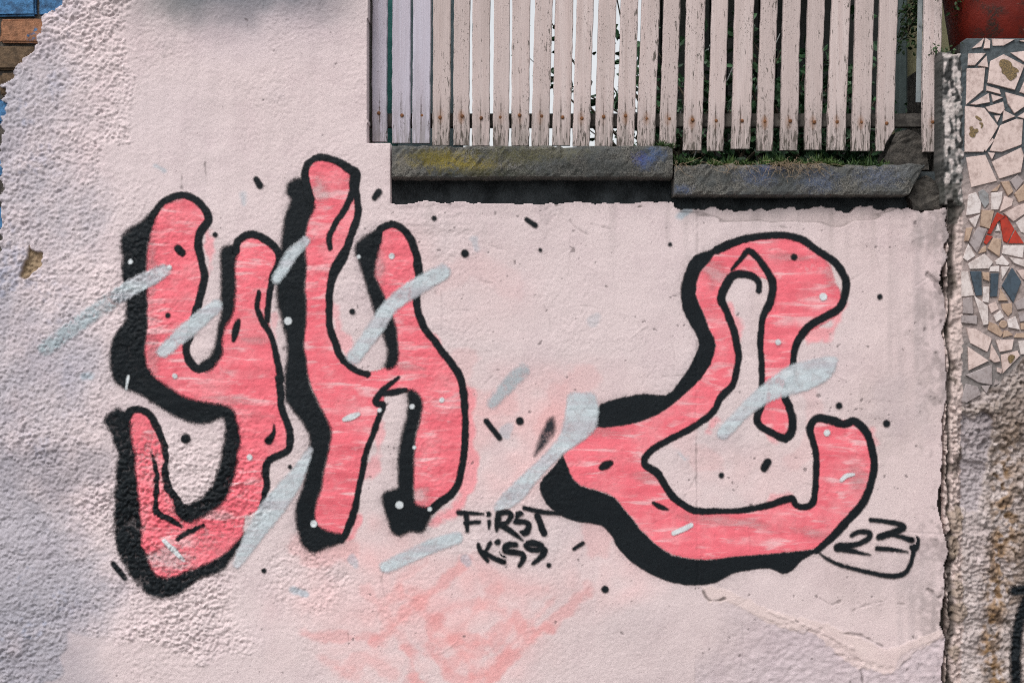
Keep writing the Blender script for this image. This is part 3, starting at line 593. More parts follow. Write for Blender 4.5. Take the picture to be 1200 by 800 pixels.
DOT_LAB = ['black dot beside the top of the left arm of letter Y', 'tiny black dot just under the mossy stone slab', 'black dot right of the right stem of letter H on bare wall', 'tiny black dot under the joint of the two slabs, left of letter C',
 'black dot inside the fork of letter H', 'black dot between the foot of letter H and the widest blue swipe', 'black dot below the left end of letter C, apart from the words', 'small black dot right of the curled head of letter C',
 'black dot between the pale blue swipe and the right end of letter C', 'black dot right of the right end of letter C, above the number', 'small black dot inside the bowl of letter C', 'largest black dot, inside the hook of letter Y', 'tiny black dot between the stem of Y and the stem of H',
 'small black dot under the tail of letter Y', 'tiny black dot on bare wall between letter H and letter C below the slab']
FLECK_LAB = ['black fleck between the tops of letters Y and H', 'black fleck beside the top of letter H under the slab corner', 'black slanting fleck just under the mossy slab', 'long black slanting fleck beside the right stem of letter H',
 'thin black fleck right of the word KISS', 'black fleck outside the lower left shadow of letter Y', 'thick black blob inside the bowl of letter C']
for (x, y, r), lb in zip(LOOSE_DOTS, DOT_LAB):
    tag(paint(WALL, 'paint_dot', [dot(x, y, r)], 'black', 6, margin=1.8), lb, 'paint mark', 'black paint dots around the letters')
for q, lb in zip(LOOSE_DASH, FLECK_LAB):
    tag(paint(WALL, 'paint_fleck', [Stroke(q)], 'black', 6, margin=1.8), lb, 'paint mark', 'black paint flecks around the letters')
def writing(name, letters, lab):
    b = bbu([q for l in letters for q in l], 0); base = np.array([((b[0] + b[2]) / 2 - 600) * S, -.003, ZC + (400 - b[3]) * S])
    r_ = empty(name, base); tag(r_, lab, 'graffiti')
    for l in letters: paint(WALL, 'painted_letter', l, 'black', 7, r_, base, 1.8)
writing('painted_word', TEXT_FIRST, 'small black hand painted word FIRST, upper of two words')
writing('painted_word', TEXT_KISS, 'small black hand painted word KISS with a full stop, under FIRST')
writing('painted_number', TEXT_23, 'black painted number 23 with a curved underline below the letter C')

# ------------------------------------------------------------------ stone ledge
def ledge(name, x0, x1, y0, y1, mat, label, cut=None, seed=0):
    rnd = random.Random(seed); bm = bmesh.new()
    a, b = at(x0, y1, -.04), at(x1, y0, -.04)
    nx = int((b.x - a.x) / .012); pr = [(.0, .0), (.0, .35), (.0, .7), (.0, 1.0)]
    ring = []
    for i in range(nx + 1):
        t = i / nx; x = a.x + t * (b.x - a.x); z0, z1, f = a.z, b.z, -.04
        if cut and t > cut[0]:
            q = (t - cut[0]) / (1 - cut[0]); z0 = a.z + q * (b.z - a.z) * cut[1]; f = -.04 + .02 * q
        e = .009
        edge = min(1, min(t, 1 - t) * nx / 1.5)
        z1 += (.0025 * math.sin(x * 23 + seed * 3) + .002 * math.sin(x * 71)) * (seed - 1)
        prof = [(.20, z0), (f + e * 1.2, z0), (f + e * .3, z0 + e * .35), (f, z0 + e * 1.3)]
        for jz in range(1, 5): prof.append((f, z0 + e * 1.3 + (z1 - z0 - 2.6 * e) * jz / 5))
        prof += [(f, z1 - e * 1.3), (f + e * .35, z1 - e * .35), (f + e * 1.3, z1), (.20, z1)]
        chip = (math.sin(x * 17 + seed * 5) + math.sin(x * 41 + 1) + rnd.gauss(0, .5)) > 1.25
        ww_ = .0022 * math.sin(x * 31 + seed) + .0016 * math.sin(x * 83 + seed * 2)
        ring.append([bm.verts.new((x + rnd.gauss(0, .0006), yv + rnd.gauss(0, .0013) + (ww_ if k_ < 12 and k_ > 0 else 0) + (.006 * (1 - edge)) + (.005 if chip and 7 < k_ < 11 else 0), zv + rnd.gauss(0, .0009) - (.004 if chip and 7 < k_ < 11 else 0))) for k_, (yv, zv) in enumerate(prof)])
    for i in range(nx):
        for j in range(len(ring[0])):
            j2 = (j + 1) % len(ring[0]); bm.faces.new((ring[i][j], ring[i + 1][j], ring[i + 1][j2], ring[i][j2]))
    bm.faces.new(ring[0][::-1]); bm.faces.new(ring[-1])
    bmesh.ops.recalc_face_normals(bm, faces=bm.faces[:])
    me = bpy.data.meshes.new('m'); bm.to_mesh(me); bm.free()
    o = link(name, me, mat); tag(o, label, 'stone ledge', 'stone slabs under the picket fence'); return o
ledge('stone_ledge', 459, 788.5, 170.5, 208, M['slab1'], 'long grey stone slab with yellow moss under the left pickets', None, 1)
ledge('stone_ledge', 790.5, 1086, 192.5, 229, M['slab2'], 'blue stained grey stone slab with a broken end and dry roots', (.93, .95), 2)
# rubble lump by the last picket
def lump(name, pts, Y0, Y1, mat, jit, seed, parent=None):
    rnd = random.Random(seed); bm = bmesh.new(); n = len(pts)
    fr = [bm.verts.new(at(x, y, 0) + Vector((0, Y0 + rnd.uniform(0, .012), 0))) for x, y in pts]
    bk = [bm.verts.new(at(x, y, 0) + Vector((0, Y1, 0))) for x, y in pts]
    bm.faces.new(fr); bm.faces.new(bk[::-1])
    for i in range(n): bm.faces.new((fr[i], bk[i], bk[(i + 1) % n], fr[(i + 1) % n]))
    bmesh.ops.recalc_face_normals(bm, faces=bm.faces[:]); bmesh.ops.triangulate(bm, faces=bm.faces[:])
    bmesh.ops.subdivide_edges(bm, edges=bm.edges[:], cuts=3, use_grid_fill=True)
    for v in bm.verts: v.co += Vector((rnd.gauss(0, jit), rnd.gauss(0, jit), rnd.gauss(0, jit)))
    me = bpy.data.meshes.new('m'); bm.to_mesh(me); bm.free(); return link(name, me, mat, parent)
tag(lump('concrete_stub', [(1048,196),(1042,184),(1050,168),(1056,152),(1070,148),(1084,153),(1092,170),(1096,196)], .055, .16, M['dirt'], .0015, 4), 'dark broken concrete stub beside the broken picket', 'rubble')
tag(lump('concrete_chunk', [(1066,230),(1074,213),(1086,205),(1097,212),(1104,228),(1104,246),(1070,246)], -.006, .09, M['dirt'], .0015, 5), 'dark mossy rubble chunk under the broken end of the ledge', 'rubble')

# ------------------------------------------------------------------ picket fence
def wood_mat(name, c_paint, lil=0):
    t = NT(name); oi = t.new('ObjectInfo').outputs['Random']
    tc = t.new('TexCoord').outputs['Object']
    off = t.new('VectorMath', operation='ADD'); cx = t.new('CombineXYZ'); t.L(t.math('MULTIPLY', oi, 37.0), cx.inputs[0]); t.L(t.math('MULTIPLY', oi, 11.0), cx.inputs[2])
    t.L(tc, off.inputs[0]); t.L(cx.outputs[0], off.inputs[1])
    def mp(sc):
        m = t.new('Mapping'); m.inputs['Scale'].default_value = sc; t.L(off.outputs[0], m.inputs[0]); return m.outputs[0]
    sp = t.new('SeparateXYZ'); t.L(tc, sp.inputs[0]); x, z = sp.outputs[0], sp.outputs[2]
    c = t.mix(t.ramp(t.noise(mp((60, 60, 3)), 1, 5, .6), .35, .7), c_paint, tuple(np.array(c_paint) * np.array([.88, .84, .83])))
    c = t.mix(t.math('MULTIPLY', t.math('FRACT', t.math('MULTIPLY', oi, 7.3)), .9), c, tuple(np.array(c_paint) * np.array([.80, .78, .77])))
    c = t.mix(t.math('MULTIPLY', t.ramp(t.noise(mp((26, 10, 2.2)), 1, 4, .6), .45, .72), .5), c, tuple(np.array(c_paint) * np.array([.62, .60, .58])))
    grain = t.ramp(t.noise(mp((420, 60, 3.2)), 1, 3, .6), .64, .72)
    c = t.mix(t.math('MULTIPLY', grain, .35), c, (.12, .10, .09))
    wood = t.mix(t.noise(mp((300, 100, 10)), 1, 3), (.035, .028, .024), (.16, .135, .115))
    peel = t.noise(mp((170, 60, 26)), 1, 6, .68)
    worn = t.noise(mp((22, 10, 5)), 1, 3, .5)
    low = t.ramp(z, .13, .0, 0, .105)
    edge = t.ramp(t.math('ABSOLUTE', x), .016, .027, 0, .05)
    v = t.math('ADD', t.math('ADD', peel, t.math('MULTIPLY', worn, .22)), t.math('ADD', low, edge))
    v = t.math('ADD', v, t.math('MULTIPLY', oi, .035 if not lil else .0))
    m = t.ramp(v, .752, .79) if not lil else t.ramp(v, .80, .84)
    fleck = t.math('MULTIPLY', t.ramp(t.noise(mp((330, 330, 150)), 1, 2, .6), .63, .69), t.ramp(t.math('ADD', t.noise(mp((14, 14, 4)), 1, 3, .5), t.math('MULTIPLY', oi, .12)), .50, .62))
    if lil: fleck = t.math('MULTIPLY', fleck, .5)
    m = t.math('MAXIMUM', m, t.math('MULTIPLY', fleck, .9))
    c = t.mix(t.math('MULTIPLY', t.ramp(z, .15, .0, 0, .75), t.ramp(t.noise(mp((120, 30, 9)), 1, 4, .7), .36, .6)), c, (.16, .145, .13))
    c = t.mix(m, c, wood)
    # split and rust stain running from the screw
    crack = t.math('MULTIPLY', t.ramp(t.math('ADD', t.math('ABSOLUTE', x), t.math('MULTIPLY', t.noise(mp((40, 10, 60)), 1, 4, .7), .011)), .0085, .0055, 0, 1), t.ramp(t.math('ABSOLUTE', t.math('SUBTRACT', z, .083)), .075, .02, 0, 1))
    c = t.mix(t.math('MULTIPLY', crack, .85), c, (.045, .03, .022))
    rr = t.math('ADD', t.math('POWER', t.math('MULTIPLY', x, 78.0), 2.0), t.math('POWER', t.math('MULTIPLY', t.math('SUBTRACT', z, .083), 40.0), 2.0))
    c = t.mix(t.math('MULTIPLY', t.ramp(rr, 1.0, .15, 0, .75), t.math('MULTIPLY', oi, .12 if lil else .8)), c, (.22, .09, .03))
    t.base(c); t.b.inputs['Roughness'].default_value = .7
    t.bump(t.math('SUBTRACT', t.noise(mp((220, 60, 8)), 1, 4, .6), t.math('MULTIPLY', m, .8)), .5, .003); return t.m
M['picket'] = wood_mat('peeling pink white paint', tuple(lin(208, 192, 189) * .86))
M['picket_lilac'] = wood_mat('lilac white paint', tuple(lin(196, 190, 203) * .86), 1)
M['rail'] = stone_mat('weathered rail wood', (.025, .022, .02), (.10, .09, .08), 30, .003)
M['rust'] = stone_mat('rusty steel', (.06, .025, .012), (.22, .085, .028), 200, .002, .7)
fence = empty('picket_fence', at(766, 176, .055)); tag(fence, 'weathered pale pink wooden picket fence above the stone ledge', 'fence')
fl_ = fence.location.copy()
pick = [(436,453.5,0.5,166),(459,480.5,1,167),(483,504,1,168),(506,526.6,1.5,169.5),(531,550,1,170),(552.6,573.4,1.2,170.5),(577.6,596.5,.8,170.5),(598.8,620,1.5,171),(622.6,643.4,3.5,171),(646.7,668,3.5,171),(671,691,4,171.5),(696.7,717.5,4.4,171.5),(722.7,743,4.2,171.5),(746.8,768,4,172),(772.8,792,4.2,173),(800,822,4.2,176),(829,848,4.4,176.5),(856.7,879,4.2,175),(886.6,905.8,4.2,176.5),(914,934.4,3.8,176),(942.9,962.5,3.6,176),(969.5,991,4.4,175.5),(998,1019.5,4,176.5),(1027,1047.6,3.6,177),(1081.4,1102,1.6,177.5)]
screw_me = None
for i, (x0, x1, lean, yb) in enumerate(pick):
    Yf = .052 + random.uniform(-.003, .003)
    b0, b1 = at(x0, yb, Yf), at(x1, yb, Yf); o_ = (b0 + b1) / 2; wd = (b1 - b0).x / 2
    top = (yb + 215) * S; st = 44; rnd = random.Random(40 + i); V = []; Fc = []
    ph, am = rnd.uniform(0, 6), rnd.uniform(.0004, .0014)
    for s_ in range(st + 1):
        z = top * (s_ / st) ** 1.25; cxx = lean * S * (z / (135 * S)) + am * math.sin(z * 9 + ph)
        wl = wd + rnd.gauss(0, .0005); wr = wd + rnd.gauss(0, .0005)
        if s_ < 2: wl -= rnd.uniform(0, .0012); wr -= rnd.uniform(0, .0012)
        if i == 23: wr -= max(0, (.062 - z)) * .62
        zz = z + (rnd.gauss(0, .0012) if s_ == 0 else 0); e = .0025; th = .019
        for (dx, dy) in ((-wl, e), (-wl + e, 0), (-wl * .33, -.0004), (wr * .33, -.0004), (wr - e, 0), (wr, e), (wr, th), (-wl, th)):
            V.append((cxx + dx, dy + .002 * math.sin(z * 3 + ph), zz))
    for s_ in range(st):
        for j in range(8):
            j2 = (j + 1) % 8; Fc.append((s_ * 8 + j, s_ * 8 + j2, s_ * 8 + 8 + j2, s_ * 8 + 8 + j))
    Fc.append(tuple(range(7, -1, -1))); Fc.append(tuple(st * 8 + j for j in range(8)))
    pk = link('picket', pymesh(V, Fc), M['picket_lilac'] if i < 3 else M['picket'], fence, o_ - fl_)
    if i < 3: pk['label'] = 'lilac white picket with smooth paint'
    if i == 23: pk['label'] = 'picket with its lower corner broken off'
    if screw_me is None:
        bm = bmesh.new(); bmesh.ops.create_uvsphere(bm, u_segments=8, v_segments=5, radius=.0056)
        for v in bm.verts: v.co.y *= .45
        screw_me = bpy.data.meshes.new('m'); bm.to_mesh(screw_me); bm.free(); screw_me.materials.append(M['rust'])
    zs = .085 + random.uniform(-.006, .006)
    link('screw', screw_me, None, pk, (lean * S * (zs / (135 * S)) + random.uniform(-.003, .003), -.0005, zs))
a, b = at(428, 149, .075), at(1112, 133, .075)
link('rail', box_mesh(a.x - fl_.x, b.x - fl_.x, .074 - fl_.y, .104 - fl_.y, a.z - fl_.z, b.z - fl_.z, .003, 2), M['rail'], fence)
M['plank_blue'] = stone_mat('pale blue board', (.20, .23, .245), (.30, .33, .34), 20, .001)
link('brace', pymesh([at(1073,120,.11)-fl_, at(1079,120,.11)-fl_, at(1085,-200,.11)-fl_, at(1079.5,-200,.11)-fl_, at(1073,120,.125)-fl_, at(1079,120,.125)-fl_, at(1085,-200,.125)-fl_, at(1079.5,-200,.125)-fl_],
     [(0,1,2,3),(7,6,5,4),(0,4,5,1),(1,5,6,2),(2,6,7,3),(3,7,4,0)]), M['plank_blue'], fence)

# ------------------------------------------------------------------ mosaic pillar
Hp = .0006 * n_st2 + .0004 * n_st3
ymos = np.interp(X[0], [1100,1122,1140,1160,1180,1200,1230,1300,1500], [470,472,462,452,440,418,420,445,440])[None, :] + n6 * 2
crum = sst(-3, 3, Y - ymos)
rocky = (bl * .0021 + n_st2 * .0013 + fn(14, 1.1) * .0006 + n6 * .0016 + n20 * .003) * (.6 + .5 * sst(-1, 1, n35)) + .004 * sst(.2, .5, n20 + n6 * .4)
Hp += crum * (rocky - .002)
strip = (X < 1127 + n2 * .8); nsq = fn(18, 4.5, 9)
Hp += (strip & (Y < 242)) * (.0008 * n6 + .0004 * n_st1 + .0008 * nv + .0006 * n_st3 + .002)
Hp += (strip & (Y >= 242)) * (.0028 * n6 + .001 * n_st1 + .0012 * n_st2 - .006 * sst(.5, 1.0, nsq))
pcol = np.empty((NY, NX, 3), np.float32); pcol[:] = lin(78, 86, 90)
def pb(mask, col):
    m = np.clip(mask, 0, 1)[..., None]; pcol[:] = pcol * (1 - m) + np.asarray(col, np.float32) * m
pb(.5 * sst(-.2, 1.4, n_st1 * .6 + n6 * .6), lin(52, 58, 60)); pb(sst(170, 230, Y + n6 * 6), lin(160, 146, 142)); pb(.5 * sst(170, 230, Y) * sst(.0, 1.4, n6 * .7 + n2 * .5), lin(96, 88, 84)); pb(sst(385, 410, Y + n6 * 4), lin(122, 116, 114))
pb(crum, lin(170, 158, 154)); pb(crum * .75 * sst(-.2, 1.2, n20 + n2 * .4 + .5 * sst(1165, 1200, X)), lin(122, 108, 98))
nsp = fn(15, 1.3); nsp2 = fn(16, 3.2, 2.4); pb(crum * .75 * sst(.9, 1.7, nsp * .8 + nsp2 * .7), lin(62, 54, 48)); pb(crum * .6 * sst(1.0, 1.8, -nsp * .7 - nsp2 * .6), lin(206, 194, 190))
och = np.exp(-((X - (1170 + 10 * np.sin(Y / 70) + n20 * 6)) / 13) ** 2) * sst(500, 560, Y + n20 * 10) * sst(-1.3, .5, n2 + n6 * .7)
pb(crum * och * .75, lin(140, 106, 62)); pb(crum * och * .5 * sst(.3, 1.4, n2), lin(70, 48, 26))
pb(crum * .7 * sst(.9, 1.9, n6 * .7 + n2 * .7), lin(74, 62, 54))
whit = np.exp(-((X - 1138) / 17) ** 4) * sst(540, 580, Y); pb(crum * whit * .6 * (1 - och), lin(196, 184, 182))
# hollow under the broken lip of the mosaic bed
hol = mask_of(Poly([(1124,484),(1140,487),(1150,481),(1163,484),(1162,500),(1158,530),(1152,560),(1146,600),(1126,590),(1124,530)], 2), 1.2, 1.2)
Hp -= hol * .012; pb(hol * .7, lin(158, 150, 154))
lip = mask_of(Stroke([(1122,480),(1140,484),(1152,476),(1166,480),(1176,468),(1190,450)], 4.5), 1.4, 1.5); Hp += lip * .006; pb(lip * .6, lin(150, 138, 130))
pb((strip & (Y < 242)) * 1.0, lin(112, 110, 108)); pb((strip & (Y < 242)) * sst(-.1, .7, nv * .7 + n_st1 * .6) * .9, lin(196, 186, 182)); pb((strip & (Y < 242)) * sst(.25, .7, -nv * .7 - n_st1 * .3 - n2 * .5) * .92, lin(36, 38, 38))
pb((strip & (Y >= 242)) * .9, lin(196, 178, 172)); pb((strip & (Y >= 242)) * .8 * sst(.4, 1.1, nsq + n2 * .3), lin(98, 88, 80))
crk = (1 - sst(.4, 3.0, np.abs(X - (1113.0 + n20 * 1.5 + nv * 1.0)) - 1.0 - 2.2 * np.clip(n20 + n6 * .8, -.5, 1.6))) * (Y > 235)
Hp -= crk * .018; pb(crk * .85, lin(44, 40, 36))
for cx_, cy_, rx_, ry_ in [(1122,690,7,18),(1124,715,9,14),(1117,640,6,16),(1120,610,8,20),(1119,765,6,12)]:
    st_ = 1 - sst(.7, 1.05, np.hypot((X - cx_) / rx_, (Y - cy_) / ry_) + n2 * .12); Hp += st_ * .008; pb(st_ * .8, lin(146, 130, 116))
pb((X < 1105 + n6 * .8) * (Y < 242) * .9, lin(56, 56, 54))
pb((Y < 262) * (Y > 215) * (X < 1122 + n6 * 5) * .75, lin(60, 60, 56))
def pil_keep(cx, cy):
    j = ((cy - GY) / L).astype(int).clip(0, NY - 1); i = ((cx - GX) / L).astype(int).clip(0, NX - 1)
    lo = np.where(cy < 240, 1101.0, 1109.5 + n20[j, i] * 1.8 + n6[j, i] * .6)
    return (cx > lo) & (cy > np.where(cx < 1132, 63 + n2[j, i] * .7 + n6[j, i] * 1.2, 45))
PIL = Surface(1098, 1440, 40, 1000, 1098, 1206, 40, 812, Hp, -.004, pil_keep)
pillar = empty('mosaic_pillar', (at(1270, 999).x, .1, 0)); tag(pillar, 'crumbling pillar faced with broken tile mosaic beside the stucco wall', 'pillar')
pl_ = np.array(pillar.location)
V, Q = PIL.build(.06); me = np_mesh(V - pl_, Q)
ca = me.color_attributes.new('stain', 'FLOAT_COLOR', 'POINT')
cc = PIL.smp(pcol).reshape(-1, 3)[PIL.src]; ca.data.foreach_set('color', np.concatenate([cc, np.ones((len(cc), 1))], 1).astype(np.float32).ravel())
link('render_coat', me, M['pillar'], pillar)
def pbox(x0, x1, y0, y1, Y0, Y1, mat, nm):
    a, b = at(x0, y1), at(x1, y0)
    link(nm, box_mesh(a.x - pl_[0], b.x - pl_[0], Y0 - pl_[1], Y1 - pl_[1], a.z, b.z), mat, pillar)
pbox(1103, 1132.5, 64, 999, .045, .36, M['dirt'], 'pillar_core'); pbox(1133, 1440, 46, 999, .045, .36, M['dirt'], 'pillar_core')
def tile_mat(name, c, spec=.5, rough=.22, var=.25):
    t = NT(name); p = t.pos(); oi = t.new('ObjectInfo').outputs['Random']
    cc_ = t.mix(t.math('MULTIPLY', oi, var), c, tuple(np.array(c) * np.array([.8, .72, .66])))
    cc_ = t.mix(t.math('MULTIPLY', t.ramp(t.noise(p, 60, 6, .72), .42, .68), .8), cc_, tuple(np.array(c) * np.array([.55, .5, .48])))
    cc_ = t.mix(t.math('MULTIPLY', t.ramp(t.noise(p, 210, 4, .7), .6, .7), .6), cc_, (.09, .08, .075))
    t.base(cc_); t.b.inputs['Roughness'].default_value = rough; t.b.inputs['Specular IOR Level'].default_value = spec
    t.bump(t.noise(p, 35, 2), .12, .004); return t.m
M['t_pink'] = tile_mat('cream pink glazed tile', tuple(lin(218, 197, 191) * .90))
M['t_white'] = tile_mat('white glazed tile', tuple(lin(222, 212, 210) * .90))
M['t_tan'] = tile_mat('tan tile', tuple(lin(176, 152, 134)), .3, .5)
M['t_gray'] = tile_mat('grey tile', tuple(lin(160, 150, 150)), .3, .45)
M['t_red'] = tile_mat('red glazed tile', (.40, .028, .010), .5, .25, .1)
M['t_blue'] = tile_mat('slate blue tile', tuple(lin(64, 78, 90)), .4, .4, .15)
M['t_metal'] = tile_mat('silvered tile', tuple(lin(140, 140, 142)), .6, .25)
c5 = lambda *p: tr(1080, 40, .25, p)
c6 = lambda *p: tr(1080, 220, .25, p)
c4 = lambda *p: tr(980, 0, .325, p)
c7 = lambda *p: tr(1060, 380, .275, p)
TILES = [('pink', c4((485,178),(530,140),(520,172))), ('pink', c4((535,140),(552,150),(550,178),(528,178))), ('pink', c4((558,142),(640,145),(600,168),(562,168))), ('pink', c4((655,150),(720,140),(720,165))),
 ('pink', c5((215,95),(298,92),(245,150),(213,150))), ('pink', c5((300,105),(308,160),(258,152))), ('pink', c5((208,165),(293,162),(285,265),(205,333))),
 ('pink', c5((318,130),(380,98),(478,150),(432,265),(305,232))), ('pink', c5((412,90),(500,80),(520,150),(490,142))), ('pink', c5((455,275),(490,195),(560,220),(530,300))), ('pink', c5((300,245),(360,262),(368,285),(300,268))),
 ('pink', c5((222,332),(310,280),(315,322),(250,335))), ('pink', c5((322,285),(378,300),(330,320))), ('pink', c5((388,275),(480,300),(510,320),(430,375),(400,330))), ('pink', c5((295,345),(378,320),(385,355),(365,378),(310,365))),
 ('pink', c5((200,340),(290,350),(355,435),(285,555),(198,555))), ('pink', c5((335,385),(365,385),(350,415))), ('pink', c5((380,360),(435,388),(375,412))), ('pink', c5((445,390),(530,335),(540,400),(480,400))),
 ('pink', c5((365,430),(440,400),(470,405),(465,520),(370,555),(315,550))), ('pink', c5((328,490),(335,500),(295,552),(290,535))), ('pink', c5((305,555),(340,560),(325,590))), ('pink', c5((205,580),(295,568),(350,690),(230,720))),
 ('pink', c5((325,600),(460,535),(473,570),(460,650),(360,680))), ('pink', c5((482,540),(560,510),(560,640),(478,650))), ('tan', c5((365,695),(405,690),(425,740),(400,760))), ('gray', c5((410,690),(445,660),(475,690),(440,735))),
 ('tan', c5((430,750),(480,700),(540,690),(540,760),(450,790))), ('tan', c5((320,740),(365,705),(350,738))),
 ('white', c6((215,35),(250,22),(275,70),(270,120),(205,132))), ('metal', c6((262,20),(285,8),(310,30),(312,75),(292,98),(270,60))), ('white', c6((322,25),(375,20),(372,60),(355,105),(322,105))),
 ('pink', c6((385,40),(425,55),(420,85),(362,115))), ('pink', c6((378,120),(480,72),(540,80),(425,160))), ('white', c6((215,150),(270,125),(245,190))), ('tan', c6((278,105),(335,110),(315,195),(270,180))), ('tan', c6((205,190),(235,187),(215,252),(197,252))),
 ('gray', c6((217,255),(260,185),(303,195),(255,308))), ('red', c6((350,118),(385,135),(352,160),(318,220),(304,215))), ('red', c6((301,223),(330,229),(300,268),(288,258))), ('red', c6((362,143),(393,132),(431,195),(397,260),(380,252))), ('red', c6((435,198),(476,262),(403,262))),
 ('white', c6((353,165),(366,205),(342,205))), ('white', c6((437,165),(480,132),(530,150),(520,230),(462,210))), ('tan', c6((330,237),(370,242),(360,325),(305,287))), ('white', c6((380,270),(478,270),(470,330),(372,310))), ('tan', c6((277,285),(297,272),(300,300),(262,310))),
 ('white', c6((190,330),(215,262),(248,320),(210,345))), ('white', c6((212,357),(290,310),(332,350),(310,380),(222,382))), ('white', c6((340,345),(375,317),(408,355),(400,365),(347,360))), ('white', c6((402,325),(470,337),(530,350),(520,388),(430,355))), ('white', c6((315,370),(360,366),(360,395),(315,393))),
 ('blue', c6((222,392),(275,392),(278,505),(250,508))), ('blue', c6((320,402),(357,400),(350,510),(318,512))), ('white', c6((283,465),(312,465),(310,540),(282,535))), ('tan', c6((280,395),(314,398),(314,440),(285,430))), ('blue', c6((420,375),(462,440),(425,540),(372,460))),
 ('white', c6((182,390),(214,392),(242,506),(182,512))), ('white', c6((368,370),(408,370),(372,430))), ('tan', c6((365,472),(402,530),(357,530))), ('pink', c6((440,387),(520,382),(520,440),(470,430))), ('gray', c6((188,520),(233,512),(238,592),(188,588))),
 ('white', c6((240,505),(305,555),(308,640),(285,645))), ('gray', c6((182,598),(255,598),(255,640),(182,632))), ('pink', c6((308,550),(345,535),(358,568),(322,588))), ('white', c6((332,600),(365,575),(382,605),(345,630))), ('tan', c6((370,545),(420,540),(420,585),(402,603),(376,572))),
 ('white', c6((395,620),(435,602),(455,665),(402,655))), ('tan', c6(*[(378 + 19 * math.cos(q), 640 + 19 * math.sin(q)) for q in np.linspace(0, 5.6, 9)])), ('tan', c6((312,627),(350,642),(378,680),(368,700),(306,665))), ('tan', c6((382,668),(400,670),(425,690),(377,702))), ('gray', c6((430,540),(480,512),(530,560),(445,572))),
 ('gray', c6((447,585),(530,572),(530,615),(457,628))), ('tan', c6((458,635),(530,625),(530,670),(462,664))), ('tan', c6((440,682),(530,678),(530,705),(430,702))),
 ('pink', c7((260,15),(300,20),(370,60),(350,118),(277,80))), ('pink', c7((385,67),(463,64),(455,108),(402,118))), ('white', c7((480,72),(560,60),(560,128),(492,128))), ('pink', c7((366,84),(398,140),(404,158),(378,163),(360,148))), ('pink', c7((407,130),(478,112),(488,133),(415,208))),
 ('pink', c7((266,94),(355,155),(269,196))), ('gray', c7((257,215),(328,187),(368,172),(370,257),(312,248))), ('pink', c7((389,182),(412,190),(408,210),(391,202))), ('gray', c7((385,232),(405,250),(377,260))), ('gray', c7((237,330),(257,252),(308,265),(323,298),(262,333))), ('gray', c7((322,262),(363,258),(345,293)))]
def tile(kind, pts, i):
    P = np.array([p[:2] for p in pts]); c = P.mean(0)
    ar = .5 * sum(P[j - 1][0] * P[j][1] - P[j][0] * P[j - 1][1] for j in range(len(P)))
    if ar > 0: P = P[::-1]
    c3 = np.array([(c[0] - 600) * S, -.004, ZC + (400 - c[1]) * S]); V = []; n = len(P)
    rnd = random.Random(i); tx, tz = rnd.gauss(0, .02), rnd.gauss(0, .02); hh = rnd.uniform(.0042, .0075)
    for lvl in range(3):
        for p in P:
            d = (p - c) * S; r = np.hypot(*d) + 1e-6
            if lvl == 2: d = d * max(.5, 1 - .0016 / r)
            y = .003 if lvl == 0 else -(hh + d[0] * tx + d[1] * tz) + (.0014 if lvl == 1 else 0)
            V.append((d[0], y, -d[1]))
    Fc = [tuple(2 * n + j for j in range(n))]
    for l in range(2):
        for j in range(n): j2 = (j + 1) % n; Fc.append((l * n + j, l * n + j2, (l + 1) * n + j2, (l + 1) * n + j))
    me = pymesh(V, Fc); bm = bmesh.new(); bm.from_mesh(me); bmesh.ops.recalc_face_normals(bm, faces=bm.faces[:]); bm.to_mesh(me); bm.free()
    o = link('tile', me, M['t_' + kind], pillar, Vector(c3 - pl_)); o['hh'] = hh
    return o, c
tl = []
for i, (kd, pts) in enumerate(TILES): tl.append(tile(kd, pts, i))
# the mosaic goes on round the pillar's face beyond the frame
def clip(poly, a, b):
    mid, nrm = (a + b) / 2, b - a; r = []
    for i in range(len(poly)):
        p, q = poly[i - 1], poly[i]; dp, dq = np.dot(p - mid, nrm), np.dot(q - mid, nrm)
        if (dp < 0) != (dq < 0): r.append(p + (q - p) * dp / (dp - dq))
        if dq < 0: r.append(q)
    return r
rg = np.random.default_rng(3); seeds = np.stack([rg.uniform(1216, 1438, 70), rg.uniform(48, 425, 70)], 1)
for i, a_ in enumerate(seeds):
    poly = [np.array(p, float) for p in ((1218, 48), (1438, 48), (1438, 420), (1218, 420))]
    for j, b_ in enumerate(seeds):
        if i != j and len(poly) > 2: poly = clip(poly, a_, b_)
    if len(poly) > 2:
        c_ = np.mean(poly, 0); poly = [c_ + (p - c_) * max(.4, 1 - 1.6 / (np.hypot(*(p - c_)) + .1)) for p in poly]
        tile(rg.choice(['pink', 'pink', 'white', 'tan', 'gray']), [tuple(p) for p in poly], 500 + i)
